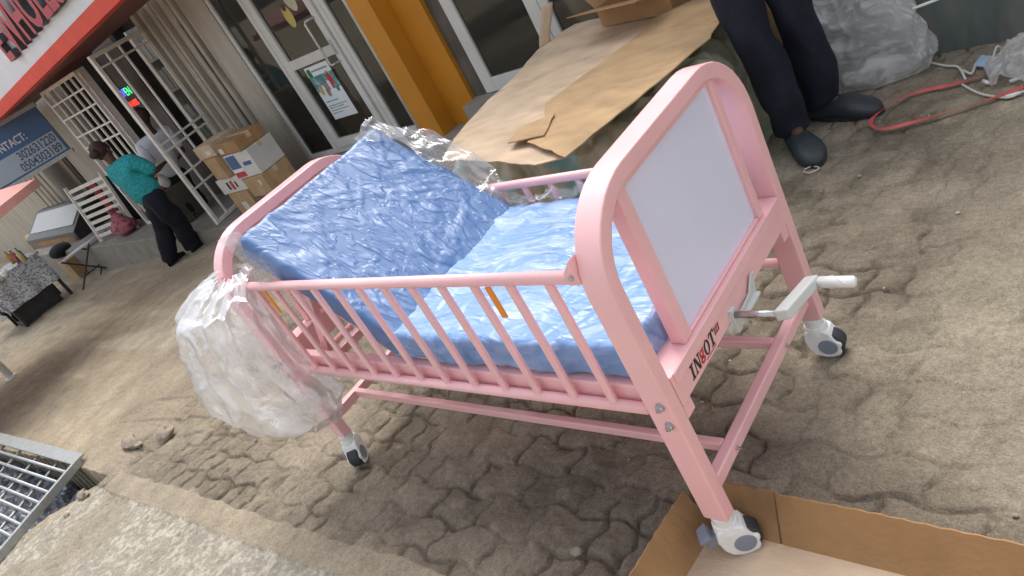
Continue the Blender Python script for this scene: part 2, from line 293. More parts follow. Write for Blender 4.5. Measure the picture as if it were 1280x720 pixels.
    inx = sstep(-1.64, -1.60, X + (fbm(X, Y, 9, 94, 2) - .5) * .06)
    strip = sstep(-.062, -.055, Y - yk) * (1 - sstep(.055, .062, Y - yk + (fbm(X, Y, 11, 95, 2) - .5) * .03)) * inx
    apron = (1 - sstep(-.060, -.052, Y - yk)) * sstep(-1.74, -1.68, X + .51 * (-.45 - Y) + (fbm(X, Y, 7, 96, 2) - .5) * .08)
    flat = np.maximum(strip, apron); base = np.zeros_like(X)
    Z = Z * (1 - flat) + flat * (base + .004 * (fbm(X, Y, 5, 97, 3) - .5)) + strip * .006
    pit = fbm(X, Y, 38, 99, 2); Z += apron * (.007 * (fbm(X, Y, 48, 98, 2) - .5) - .004 * sstep(.55, .7, pit))
    Z += apron * .010 * (fbm(X, Y, 3, 101, 2) - .5)
    # drain trench
    rx = -1.72 - .51 * (-.46 - Y) + .03 * (fbm(X, Y, 8, 102, 2) - .5)
    tren = (X < rx) & (X > -4.4) & (Y < -.455 + .05 * (X + 2.14)) & (Y > -2.1)
    Z = np.where(tren, -.34 + .06 * fbm(X, Y, 10, 103, 3), Z)
    Z = np.where((X > 1.44) & (X < 2.9) & (Y < .13) & (Y > -1.1), Z * .15 - .006, Z)
    Z = np.where(far, -0.6, Z)
    me = bpy.data.meshes.new('ground'); co = np.stack([X, Y, Z], -1).reshape(-1, 3)
    me.vertices.add(len(co)); me.vertices.foreach_set('co', co.ravel())
    idx = np.arange(nx * ny).reshape(ny, nx); q = np.stack([idx[:-1, :-1], idx[:-1, 1:], idx[1:, 1:], idx[1:, :-1]], -1).reshape(-1, 4)
    me.loops.add(q.size); me.loops.foreach_set('vertex_index', q.ravel().astype(np.int32)); me.polygons.add(len(q))
    me.polygons.foreach_set('loop_start', np.arange(0, q.size, 4, dtype=np.int32)); me.polygons.foreach_set('loop_total', np.full(len(q), 4, dtype=np.int32)); me.update()
    me.polygons.foreach_set('use_smooth', np.ones(len(q), dtype=bool))
    # material zones (what the ground is made of)
    grey = np.array([.188, .156, .117]); sand = np.array([.375, .310, .220]); dust = np.array([.33, .285, .215]); agg = np.array([.38, .345, .28]); cem = np.array([.305, .258, .19]); drt = np.array([.10, .082, .062]); muck = np.array([.05, .05, .05])
    C = np.ones(X.shape + (3,)) * grey
    def blend(C, c, w): return C * (1 - w[..., None]) + c * w[..., None]
    C = blend(C, grey * 1.35, sstep(.35, .7, fbm(X, Y, 3.2, 111, 4)))
    C = C * (1 + .30 * tilt * (1 - Lf))[..., None]; C = blend(C, drt, np.maximum(joint * .55, j * .36 * (1 - .45 * Rt) * (1 - Lf))); C = blend(C, grey * 1.6, sstep(.55, .68, fbm(X, Y, 17, 119, 4)) * (1 - Lf) * .45)
    dw = sstep(.45, .66, fbm(X, Y, 2.6, 121, 5)) * (0.25 + .6 * Rt); C = blend(C, dust, np.clip(dw, 0, 1))
    C = blend(C, np.array([.42, .365, .27]), sstep(.54, .66, fbm(X, Y, 8, 124, 5)) * Rt * .6)
    C = blend(C, sand * .75, np.clip(Rt * .18, 0, 1))
    C = blend(C, sand, Lf * (0.55 + .45 * sstep(.3, .6, fbm(X, Y, 2, 131, 4))))
    C = blend(C, np.array([.46, .40, .30]), Lf * sstep(.5, .7, tr) * .6)
    C = blend(C, sand * .7, er * sstep(.45, .6, fbm(X, Y, 4, 135, 3)) * .6)
    C = blend(C, cem, strip); C = blend(C, agg * .8, apron); C = blend(C, np.array([.62, .57, .47]), apron * sstep(.52, .66, fbm(X, Y, 48, 98, 2)) * .38)
    C = blend(C, cem * .9, apron * sstep(.6, .7, fbm(X, Y, 3, 138, 3)) * .7)
    C = blend(C, sand * .9, apron * (1 - sstep(0, .14, X + 1.72 + .51 * (-.45 - Y))) * .9)
    C = np.where(tren[..., None], muck, C)
    ca = me.color_attributes.new('soil', 'FLOAT_COLOR', 'POINT'); ca.data.foreach_set('color', np.concatenate([C, np.ones(X.shape + (1,))], -1).ravel())
    o = bpy.data.objects.new('ground', me); COL.objects.link(o); o['kind'] = 'structure'
    m = bpy.data.materials.new('ground'); m.use_nodes = True; nt = m.node_tree; N = nt.nodes; L = nt.links; b = N['Principled BSDF']; b.inputs['Roughness'].default_value = .93; b.inputs['Specular IOR Level'].default_value = .25
    a = N.new('ShaderNodeAttribute'); a.attribute_name = 'soil'; tc = N.new('ShaderNodeTexCoord')
    n1 = N.new('ShaderNodeTexNoise'); n1.inputs['Scale'].default_value = 55; n1.inputs['Detail'].default_value = 9; n1.inputs['Roughness'].default_value = .7; L.new(tc.outputs['Object'], n1.inputs['Vector'])
    n3 = N.new('ShaderNodeTexNoise'); n3.inputs['Scale'].default_value = 190; n3.inputs['Detail'].default_value = 4; L.new(tc.outputs['Object'], n3.inputs['Vector'])
    n2 = N.new('ShaderNodeTexNoise'); n2.inputs['Scale'].default_value = 7; n2.inputs['Detail'].default_value = 8; L.new(tc.outputs['Object'], n2.inputs['Vector'])
    r1 = N.new('ShaderNodeMapRange'); r1.inputs[1].default_value = .3; r1.inputs[2].default_value = .7; r1.inputs[3].default_value = .76; r1.inputs[4].default_value = 1.26; L.new(n1.outputs['Fac'], r1.inputs[0])
    r2 = N.new('ShaderNodeMapRange'); r2.inputs[1].default_value = .3; r2.inputs[2].default_value = .7; r2.inputs[3].default_value = .85; r2.inputs[4].default_value = 1.15; L.new(n2.outputs['Fac'], r2.inputs[0])
    mu = N.new('ShaderNodeMath'); mu.operation = 'MULTIPLY'; L.new(r1.outputs[0], mu.inputs[0]); L.new(r2.outputs[0], mu.inputs[1])
    r3 = N.new('ShaderNodeMapRange'); r3.inputs[1].default_value = .3; r3.inputs[2].default_value = .7; r3.inputs[3].default_value = .78; r3.inputs[4].default_value = 1.22; L.new(n3.outputs['Fac'], r3.inputs[0]); mv = N.new('ShaderNodeMath'); mv.operation = 'MULTIPLY'; L.new(mu.outputs[0], mv.inputs[0]); L.new(r3.outputs[0], mv.inputs[1]); mu = mv
    h = N.new('ShaderNodeHueSaturation'); L.new(a.outputs['Color'], h.inputs['Color']); L.new(mu.outputs[0], h.inputs['Value']); L.new(h.outputs[0], b.inputs['Base Color'])
    bp = N.new('ShaderNodeBump'); bp.inputs['Strength'].default_value = .9; bp.inputs['Distance'].default_value = .010; ad_ = N.new('ShaderNodeMath'); ad_.operation = 'MULTIPLY_ADD'; ad_.inputs[1].default_value = .35; L.new(n3.outputs['Fac'], ad_.inputs[0]); L.new(n1.outputs['Fac'], ad_.inputs[2]); L.new(ad_.outputs[0], bp.inputs['Height']); L.new(bp.outputs[0], b.inputs['Normal'])
    me.materials.append(m)
build_ground()

# ------------------------------------------------------------------ HOSPITAL BED
L_, W_, H_ = 1.60, 0.73, 0.985; A, B = 0.063, 0.038; ZB = 0.138
bed = thing('hospital_bed', (0.8, 0.365, 0), 'pink steel child hospital bed with barred side rails and castors, standing on the paving', 'bed')
def arch(x0, x1, name):
    R = .19; path = [(0, ZB)]; 
    for k in range(11):
        a = PI - k * PI / 20; path.append((R + R * math.cos(a), H_ - R + R * math.sin(a)))
    path += [(W_ - p[0], p[1]) for p in reversed(path)]
    m = MB(); n = len(path); vs = []
    for i, (yy, zz) in enumerate(path):
        p0 = path[max(i - 1, 0)]; p1 = path[min(i + 1, n - 1)]; d = Vector((p1[0] - p0[0], p1[1] - p0[1])).normalized(); nr = Vector((d.y, -d.x)) # inward
        o = Vector((yy, zz)); ii = o + nr * B
        vs += [(x0, o.x, o.y), (x1, o.x, o.y), (x1, ii.x, ii.y), (x0, ii.x, ii.y)]
    fs = [tuple(4 * i + k for k in f) for i in range(n - 1) for f in ((0, 1, 5, 4), (1, 2, 6, 5), (2, 3, 7, 6), (3, 0, 4, 7))] + [(3, 2, 1, 0), (4 * n - 4, 4 * n - 3, 4 * n - 2, 4 * n - 1)]
    m.add(vs, fs); o = m.build(name, M['pink'], bed, smooth=True, bevel=.004, seg=2); return o
def smooth_by_angle(o):
    md = o.modifiers.new('w', 'WEIGHTED_NORMAL'); md.keep_sharp = True
foot = arch(L_ - A, L_, 'foot_frame'); head = arch(0, A, 'head_frame'); smooth_by_angle(foot); smooth_by_angle(head)
# end panel, its frame
m = MB(); m.box(1.556, 1.592, .140, .176, .556, .947); m.box(1.556, 1.592, .592, .616, .556, .947); m.box(1.558, 1.590, .176, .592, .933, .947); m.box(1.558, 1.590, .176, .592, .556, .563)
m.build('panel_frame', M['pink'], bed, bevel=.003)
m = MB(); m.box(1.572, 1.580, .176, .592, .563, .933); m.build('end_panel', M['panel'], bed)
for y0 in (.176, .540): m = MB(); m.box(.010, .046, y0, y0 + .036, .556, .947); m.build('head_post', M['pink'], bed, bevel=.003)
m = MB(); m.box(.020, .028, .212, .540, .556, .945); m.build('head_panel', M['pink'], bed)
# cross beam with lettering, end brackets
m = MB(); m.box(1.534, 1.601, B + .001, W_ - B - .001, .474, .5555); m.box(1.601, 1.604, .05, W_ - .05, .526, .5555); beam = m.build('cross_beam', M['pink'], bed, bevel=.004)
m = MB(); m.box(0.0, .066, B + .001, W_ - B - .001, .474, .5555); m.build('cross_beam', M['pink'], bed, bevel=.004)
for y0, y1 in ((.039, .075), (W_ - .075, W_ - .039)):
    m = MB(); m.box(1.541, 1.598, y0, y1, .435, .4735); m.build('beam_bracket', M['pink'], bed, bevel=.003)
# lettering in serif capitals, hand drawn
def serif_text():
    k = MB(); r = MB(); X0 = 1.6015; z0 = .488; h = .034; y = .100; sh = .18
    def quad(mb, pts): mb.poly([(X0, y0 + sh * zz, z0 + zz) for y0, zz in pts], (1, 0, 0), .0008)
    def rect(mb, a, b, c, d): quad(mb, [(a, c), (b, c), (b, d), (a, d)])
    s = .003
    rect(k, y + .004, y + .0105, s, h - s); rect(k, y, y + .0145, 0, s); rect(k, y, y + .0145, h - s, h); y += .019; k.build('lettering', M['blackink'], beam); k = MB()
    rect(k, y + .003, y + .0055, s, h); quad(k, [(y + .003, h), (y + .010, h), (y + .025, 0), (y + .018, 0)]); rect(k, y + .0225, y + .025, 0, h - s); rect(k, y - .001, y + .009, 0, s); rect(k, y + .018, y + .029, h - s, h); y += .053; k.build('lettering', M['blackink'], beam); k = MB()
    def ring(mb, cy, cz, ro, rz, ri, riz):
        n = 20; o = [(cy + ro * math.cos(2 * PI * i / n), cz + rz * math.sin(2 * PI * i / n)) for i in range(n)]; q = [(cy + ri * math.cos(2 * PI * i / n), cz + riz * math.sin(2 * PI * i / n)) for i in range(n)]
        for i in range(n): j = (i + 1) % n; quad(mb, [o[i], o[j], q[j], q[i]])
    gy = y - .014
    ring(r, gy, h * .64, .009, .0085, .004, .005); ring(r, gy + .001, h * .20, .010, .0075, .005, .0035); rect(r, gy - .005, gy + .002, h * .33, h * .40); rect(r, gy + .006, gy + .012, h * .80, h * .88); r.build('lettering', M['redink'], beam); r = MB()
    ring(k, y + .012, h / 2, .0125, h / 2, .0065, h / 2 - .003); k.build('lettering', M['blackink'], beam); k = MB()
    y += .028
    rect(k, y + .009, y + .0155, s, h - s); rect(k, y, y + .0245, h - s, h); rect(k, y + .005, y + .0195, 0, s); rect(k, y, y + .002, h - .009, h - s); rect(k, y + .0225, y + .0245, h - .009, h - s); k.build('lettering', M['blackink'], beam); k = MB()
    y += .028
    for i in range(2):
        for j in range(3):
            yy = y + j * .009
            rect(k if (i + j) % 2 else r, yy, yy + .0065, .012 + i * .010, .014 + i * .010); rect(k, yy + .003, yy + .0045, .012 + i * .010, .019 + i * .010); rect(r, yy, yy + .0065, .017 + i * .010, .019 + i * .010)
    for j in range(9): rect(r, .172 + j * .0058, .172 + j * .0058 + .004, -.006, -.004)
    k.build('small_print', M['blackink'], beam); r.build('small_print', M['redink'], beam)
serif_text()
# base longitudinals
for yy in (.046, W_ - .046):
    m = MB(); m.box(A + .004, L_ - A - .004, yy - .016, yy + .016, .478, .532); m.build('side_beam', M['pink'], bed, bevel=.004)
for x in (.30, .66, 1.0, 1.30):
    m = MB(); m.box(x - .015, x + .015, .0625, W_ - .0625, .492, .522); m.build('bed_slat', M['pink'], bed, bevel=.003)
# lower frame
for x0, x1 in ((L_ - A + .018, L_ - .016), (.018, A - .016)):
    m = MB(); m.box(x0, x1, B, W_ - B, .196, .232); m.build('end_stretcher', M['pink'], bed, bevel=.004)
for yy in (.155, .508):
    m = MB(); m.box(A - .016, L_ - A + .018, yy - .011, yy + .011, .204, .232); m.build('long_stretcher', M['pink'], bed, bevel=.004)
def bolt(p, ax, r=.008):
    p = Vector(p); ax = Vector(ax); m = MB(); m.tube([p, p + ax * .0025], r * 1.35, 16); m.tube([p + ax * .0025, p + ax * .010], r, 6); m.tube([p + ax * .010, p + ax * .015], r * .5, 8); m.build('bolt', M['steel'], bed)
for x in (1.578, .03):
    for z in (.510, .455): bolt((x, -.0005, z), (0, -1, 0)); bolt((x, W_ + .0005, z), (0, 1, 0))
bolt((L_ - .0155, .155, .214), (1, 0, 0), .004); bolt((L_ - .0155, .508, .214), (1, 0, 0), .004)
for z in (.530, .470): bolt((1.575, W_ - B - .0005, z - .02), (0, -1, 0), .008)
# side rails
def side_rail(yc, dz, label, out):
    zt, zl = .845 + dz, .487 + dz
    m = MB(); m.tube([(A + .004, yc, zt), (L_ - A - .004, yc, zt)], .0145, 16); r = m.build('side_rail', M['pink'], bed, smooth=True); r['label'] = label
    m = MB(); m.tube([(A + .004, yc, zl), (L_ - A - .004, yc, zl)], .0135, 16); m.build('lower_rail', M['pink'], r, smooth=True)
    for k in range(13):
        x = .125 + k * .1102; m = MB(); m.box(x - .011, x + .011, yc - .0065, yc + .0065, zl + .004, zt - .004); m.build('rail_bar', M['pink'], r, bevel=.0045, seg=3)
    return r
rail = side_rail(.012, 0, 'near side rail, raised', -1); side_rail(W_ - .020, -.157, 'far side rail, lowered', 1)
for x in (1.283, .308):
    m = MB(); m.box(x - .009, x + .009, -.002, .003, .748, .834); m.build('orange_latch', M['orange'], rail, bevel=.002)
for yy, sg in ((0, 1), (W_, -1)):
    for x0, x1 in ((L_ - A - .028, L_ - A), (A, A + .028)):
        a, b = sorted((yy + sg * .001, yy + sg * .027)); m = MB(); m.add([(x0, a, .832), (x1, a, .832), (x1, b, .832), (x0, b, .832), (x0, a, .862), (x1, a, .892), (x1, b, .892), (x0, b, .862)], [(0, 1, 2, 3), (4, 5, 6, 7), (0, 1, 5, 4), (1, 2, 6, 5), (2, 3, 7, 6), (3, 0, 4, 7)])
        k = m.build('rail_bracket', M['pink'], bed, bevel=.002)
        m = MB(); xm = (x0 + x1) / 2 + .003; m.tube([(xm, yy - sg * .0005, .852), (xm, yy - sg * .004, .852)], .006, 12); m.build('screw', M['steel'], k)
# backrest frame (raised) under the mattress
ba = math.atan2(.37, .43); hx, hz = .665, .525
def bp_(t, yy, n=0): return Vector((hx - t * math.cos(ba) + n * math.sin(ba), yy, hz + t * math.sin(ba) + n * math.cos(ba)))
br = MB()
for yy in (.085, .645): br.bar(bp_(0, yy, -.005), bp_(.60, yy, -.005), .025, .03, up=(math.sin(ba), 0, math.cos(ba)))
br.bar(bp_(.59, .098, -.005), bp_(.59, .632, -.005), .022, .028, up=(math.sin(ba), 0, math.cos(ba))); br = br.build('backrest_frame', M['pink'], bed, bevel=.003)
for t in (.03, .14, .25, .36, .47):
    m = MB(); m.bar(bp_(t, .099, 0), bp_(t, .631, 0), .05, .012, up=(math.sin(ba), 0, math.cos(ba))); m.build('backrest_slat', M['pink'], br, bevel=.002)
m = MB(); m.bar((.20, .10, .50), bp_(.40, .10, -.03), .022, .03); m.bar((.20, .63, .50), bp_(.40, .63, -.03), .022, .03); m.tube([(.20, .08, .50), (.20, .65, .50)], .011); m.build('backrest_prop', M['pink'], bed)
m = MB(); m.box(.72, 1.52, .075, .655, .531, .540); m.build('bed_base', M['pink'], bed, bevel=.002)
# cranks
def crank(y, folded):
    m = MB(); m.box(1.556, 1.603, y - .03, y + .03, .455, .473); m.tube([(1.45, y, .478), (1.604, y, .478)], .014); c = m.build('crank', M['grey_pl'], bed, bevel=.002)
    if not folded:
        m = MB(); m.tube([(1.60, y, .487), (1.722, y, .493)], .0085, 12); m.build('crank_shaft', M['steel'], c, smooth=True)
        m = MB(); m.bar((1.728, y - .012, .497), (1.738, .462, .466), .026, .034, up=(1, 0, .2)); m.build('crank_arm', M['grey_pl'], c, bevel=.004)
        m = MB(); m.tube([(1.744, .45, .468), (1.756, .45, .469), (1.757, .45, .469), (1.83, .45, .469), (1.836, .45, .469)], [.007, .008, .0135, .0135, .009], 16)
        for i in range(6):
            for s in (0, PI): a = s + i * .5; m.tube([(1.766 + i * .009, .45 + .012 * math.cos(a), .469 + .012 * math.sin(a)), (1.777 + i * .009, .45 + .012 * math.cos(a + .5), .469 + .012 * math.sin(a + .5))], .0028, 6)
        m.build('crank_handle', M['white_pl'], c, smooth=True)
crank(.315, False)
m = MB(); m.poly([(1.606, .315, .470), (1.606, .330, .440), (1.606, .43, .452), (1.606, .452, .505), (1.606, .435, .508), (1.606, .40, .478)], (1, 0, 0), .004); m.box(1.608, 1.622, .34, .43, .455, .463); m.box(1.597, 1.612, .305, .325, .44, .505)
m.build('crank_bracket', M['grey_pl'], bed, bevel=.002)
m = MB(); m.tube([(.95, .31, .478), (1.45, .31, .478)], .010); m.build('screw_rod', M['steel'], bed, smooth=True)
# castors
def castor(px, py, ang, brake, zg=0.0):
    base = MB(); base.tube([(px, py, .112), (px, py, ZB)], .026, 24); base.tube([(px, py, .085), (px, py, .113)], [.034, .030], 24)
    c = base.build('castor', M['white_pl'], bed, smooth=False, bevel=.003)
    rot = Matrix.Translation((px, py, 0)) @ Matrix.Rotation(ang, 4, 'Z'); off = .024; R = .048; zc = R + zg
    prof = [(-.030, .094), (-.020, .104), (.020, .104), (.036, .092), (.044, .072), (.050, .060), (.060, .056), (.062, .046), (.056, .034), (.056, .020), (.050, .010), (.030, .005), (.008, .006), (-.014, .016), (-.028, .038), (-.034, .068)]
    h = MB(); h.poly([(x, -.029, z + zg) for x, z in prof], (0, 1, 0), .058); o = h.build('housing', M['white_pl'], c, bevel=.010, seg=4)
    tmp = []
    for s in (-1, 1):
        w2 = MB(); w2.tube([(off, s * .0285, zc - .004), (off, s * .0312, zc - .004)], [.027, .025], 28); tmp.append(w2.build('hub', M['hub'], c))
    t = MB(); t.tube([(off + .003, -.022, zc - .006), (off + .003, -.018, zc - .006), (off + .003, .018, zc - .006), (off + .003, .022, zc - .006)], [R - .012, R - .008, R - .008, R - .012], 36); tmp.append(t.build('wheel', M['tyre'], c, smooth=False))
    if brake:
        b = MB(); b.add([(-.075, -.024, .083), (-.075, .024, .083), (-.048, .024, .100), (-.048, -.024, .100), (-.072, -.020, .070), (-.072, .020, .070), (-.040, .020, .080), (-.040, -.020, .080)], [(0, 1, 2, 3), (4, 5, 6, 7), (0, 1, 5, 4), (1, 2, 6, 5), (2, 3, 7, 6), (3, 0, 4, 7)])
        b.box(-.060, -.030, -.012, .012, .045, .080); tmp.append(b.build('brake_pedal', M['hub'], c, bevel=.004))
    for q in [o] + tmp:
        me = q.data; me.transform(Matrix.Translation(wloc(c))); me.transform(rot); me.transform(Matrix.Translation(-wloc(c)))
castor(L_ - A / 2, B / 2 + .005, math.radians(38), True, .003)
castor(L_ - A / 2, W_ - B / 2 - .002, math.radians(8), False)
castor(A / 2, B / 2, math.radians(-50), False)
castor(A / 2, W_ - B / 2, math.radians(70), False)

# ------------------------------------------------------------------ MATTRESS (two sections, wrapped)
mat_ = thing('mattress', (.8, .365, .541), 'blue folding mattress in clear plastic film lying on the pink bed, its head half raised', 'mattress')
def rbox_grid(fn, mtx, seed, nu=110, nv=90, nw=12, amp=.005, r=.010):
    """closed rounded box as dense grid in unit coords -> fn(u,v,w)->pos ; wrinkled"""
    bm = bmesh.new(); vm = {}
    def vert(i, j, k):
        key = (i, j, k)
        if key not in vm: vm[key] = bm.verts.new(fn(i / nu, j / nv, k / nw))
        return vm[key]
    for j in range(nv):
        for i in range(nu):
            bm.faces.new((vert(i, j, nw), vert(i + 1, j, nw), vert(i + 1, j + 1, nw), vert(i, j + 1, nw))); bm.faces.new((vert(i, j, 0), vert(i, j + 1, 0), vert(i + 1, j + 1, 0), vert(i + 1, j, 0)))
    for k in range(nw):
        for i in range(nu):
            bm.faces.new((vert(i, 0, k), vert(i + 1, 0, k), vert(i + 1, 0, k + 1), vert(i, 0, k + 1))); bm.faces.new((vert(i, nv, k), vert(i, nv, k + 1), vert(i + 1, nv, k + 1), vert(i + 1, nv, k)))
        for j in range(nv):
            bm.faces.new((vert(0, j, k), vert(0, j, k + 1), vert(0, j + 1, k + 1), vert(0, j + 1, k))); bm.faces.new((vert(nu, j, k), vert(nu, j + 1, k), vert(nu, j + 1, k + 1), vert(nu, j, k + 1)))
    bmesh.ops.recalc_face_normals(bm, faces=bm.faces[:]); bm.normal_update()
    for v in bm.verts:
        p = v.co.copy(); w = Vector((nz(p, 4, seed), nz(p, 4, seed + 1), nz(p, 4, seed + 2))) * .10
        q = p + w; d = 0
        for a_, s_, k_ in ((.25, 1.9, 1.0), (-.35, 2.3, .8), (.7, 2.8, .7), (1.5, 2.2, .6), (-.9, 3.0, .5), (.1, 5.0, .4), (1.1, 5.5, .3)): d += k_ * streak(q, a_, s_, seed + int(a_ * 10) + int(s_ * 10))
        v.co = p + v.normal * (d * amp + nz(p, 3, seed + 7) * .003)
    me = bpy.data.meshes.new('m'); bm.to_mesh(me); bm.free(); return me
def rounded(u, v, w, lx, ly, lz, r=.014):
    p = Vector(((u - .5) * lx, (v - .5) * ly, (w - .5) * lz)); h = Vector((lx / 2 - r, ly / 2 - r, lz / 2 - r))
    q = Vector([max(-h[i], min(h[i], p[i])) for i in range(3)]); d = p - q
    return q + d.normalized() * r if d.length > 1e-6 else p
TH = .088
# flat section
me = rbox_grid(lambda u, v, w: rounded(u, v, w, .86, .635, TH) + Vector((1.103, .362, .543 + TH / 2)), None, 3, 170, 130, 12, .0045)
link('flat_section', me, M['blue_skylit'], mat_, True)
# raised section
SL = .60
def raised(u, v, w):
    p = rounded(u, v, w, SL, .635, TH); t = (.5 * SL - p.x); c = bp_(t + .015, .362 + p.y, p.z + TH / 2 + .012); return c + Vector((.03, 0, .0))
me = rbox_grid(raised, None, 11, 150, 150, 12, .0026)
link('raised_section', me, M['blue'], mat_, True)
def sheet(name, rowA, rowB, nu, nv, m, parent, seed, amp=.02, sag=0, label=None, fs=9, nrm=(0, 0, 1)):
    """crumpled film between two polylines"""
    def poly(P, t):
        P = [Vector(p) for p in P]; f = t * (len(P) - 1); i = min(int(f), len(P) - 2); q = f - i; q = q * q * (3 - 2 * q) * .4 + q * .6
        return P[i].lerp(P[i + 1], q)
    def fn(u, v):
        p = poly(rowA, u).lerp(poly(rowB, u), v); n = Vector((nz(p, fs, seed), nz(p, fs, seed + 1), nz(p, fs, seed + 2)))
        d = n * amp * 1.6 + Vector(nrm) * (amp * ridge(p, fs * .7, seed + 3) ** 2 + amp * .6 * ridge(p, fs * 1.8, seed + 4) ** 2)
        return p + d + Vector(nrm) * sag * math.sin(PI * v)
    mb = MB(); mb.grid(fn, nu, nv); o = mb.build(name, m, parent, smooth=True); return o
# loose film along the far edge, at the foot and at the near head corner
sheet('loose_film', [bp_(.60, .60, .12), bp_(.48, .66, .135), bp_(.3, .66, .13), bp_(.12, .67, .12), (.70, .665, .63), (.84, .668, .635), (1.0, .668, .635), (1.14, .66, .635)],
      [bp_(.62, .70, .135), bp_(.48, .735, .15), bp_(.30, .76, .15), bp_(.14, .745, .15), (.72, .69, .665), (.86, .69, .655), (1.02, .69, .66), (1.15, .685, .64)], 110, 16, M['film'], mat_, 21, .020)
sheet('loose_film', [(1.50, .10, .62), (1.51, .2, .635), (1.51, .32, .625)], [(1.545, .09, .565), (1.553, .2, .66), (1.55, .30, .60)], 24, 16, M['film'], mat_, 33, .018, nrm=(1, 0, 0))
sheet('loose_film', [bp_(.60, .06, .10), bp_(.50, .045, .09), bp_(.35, .045, .05)], [bp_(.66, .02, .07), bp_(.56, .005, .03), bp_(.36, .03, -.02)], 24, 12, M['film'], mat_, 35, .016)
# small film wad caught on the far leg
cw = Vector((1.50, .655, .65)); mb = MB()
mb.grid(lambda u, v: cw + Vector((math.cos(2 * PI * u) * .035 * math.sin(PI * v), math.sin(2 * PI * u) * .04 * math.sin(PI * v), .085 * math.cos(PI * v))) * (1 + .5 * nz((math.cos(2 * PI * u), math.sin(2 * PI * u), v * 3), 1.6, 44)), 32, 24, closeu=True)
o = mb.build('plastic_scrap', M['film'], smooth=True); tag(o, 'small wad of clear film stuck inside the far leg of the pink end frame', 'plastic film')
# plastic bag hung over the near head corner
def bagf(u, v):
    th = 2 * PI * u
    Z = [.895, .875, .82, .735, .63, .52, .42, .345, .285]; CX = [.13, .11, .06, .01, .00, .03, .09, .145, .18]; CY = [.015, -.005, -.06, -.085, -.09, -.08, -.06, -.05, -.04]; RX = [.05, .11, .175, .21, .225, .21, .175, .13, .05]; RY = [.03, .07, .12, .15, .165, .16, .13, .09, .03]
    f = v * (len(Z) - 1); i = min(int(f), len(Z) - 2); q = f - i; q = q * q * (3 - 2 * q) * .5 + q * .5
    g = lambda T: T[i] * (1 - q) + T[i + 1] * q
    p = Vector((g(CX) + math.cos(th) * g(RX), g(CY) + math.sin(th) * g(RY), g(Z) - .10 * math.cos(th) * 0))
    pl = math.sin(th * 13 + 2 * nz((v * 2, u * 3, 0), 1, 5)) * .012 * math.exp(-v * 2.2) + math.sin(th * 7 + 3 * v) * .008
    w = Vector((nz(p, 3.5, 50), nz(p, 3.5, 51), nz(p, 3.5, 52))) * .06
    out = Vector((math.cos(th), math.sin(th), 0)); q2 = Vector((p.x * 2.6, p.y * 2.6, p.z * .9)) + w * 3
    return p + out * (pl + .022 * ridge(q2, 2.6, 56) ** 2 + .012 * ridge(q2, 5.5, 57) ** 2 * (1 - .4 * v)) + w
mb = MB(); mb.grid(bagf, 150, 110, closeu=True); o = mb.build('plastic_bag', M['bag'], smooth=True)
tag(o, 'large clear plastic bag hanging over the head corner of the pink bed', 'plastic bag')

# ------------------------------------------------------------------ LOW CARTON AT THE LOWER RIGHT
tray = thing('cardboard_box', (1.9, -.3, 0), 'low open brown cardboard box in the foreground with a bed castor standing in it', 'cardboard box')
g0 = .004
P0 = Vector((1.492, .062, g0)); P1 = Vector((2.75, .035, g0)); P2 = Vector((2.68, -.95, g0)); P3 = Vector((1.40, -.90, g0))
m = MB(); m.poly([P0, P3, P2, P1], (0, 0, 1), .004)
fl = m.build('bottom', M['cardl'], tray)
def wall(a, b, lean, h, name, n=60, seed=0, fold=None):
    a = Vector(a); b = Vector(b); d = (b - a).normalized(); nrm = Vector((-d.y, d.x, 0)) * lean
    vs = []; mb = MB(); th = Vector((d.y, -d.x, 0)).normalized() * .0035
    def f(u, v): 
        hh = h + .002 * math.sin(u * 150 + seed) * v; wob = .006 * nz((u * 4, seed, v), 1, seed) * v
        return a.lerp(b, u) + nrm * v + th * wob * 100 * .004 + Vector((0, 0, hh * v)) + nrm.normalized() * wob
    mb.grid(f, n, 6); o = mb.build(name, [M['cardd']], tray, solid=.005); return o
wall(P0, P0 + (P1 - P0) * .135, .055, .122, 'side_wall', 20, 1); wall(P0 + (P1 - P0) * .14, P1, .05, .125, 'side_wall', 80, 2)
wall(P3, P0, .045, .125, 'side_wall', 60, 3); wall(P2, P3, .05, .125, 'side_wall', 60, 4); wall(P1, P2, .05, .125, 'side_wall', 60, 5)

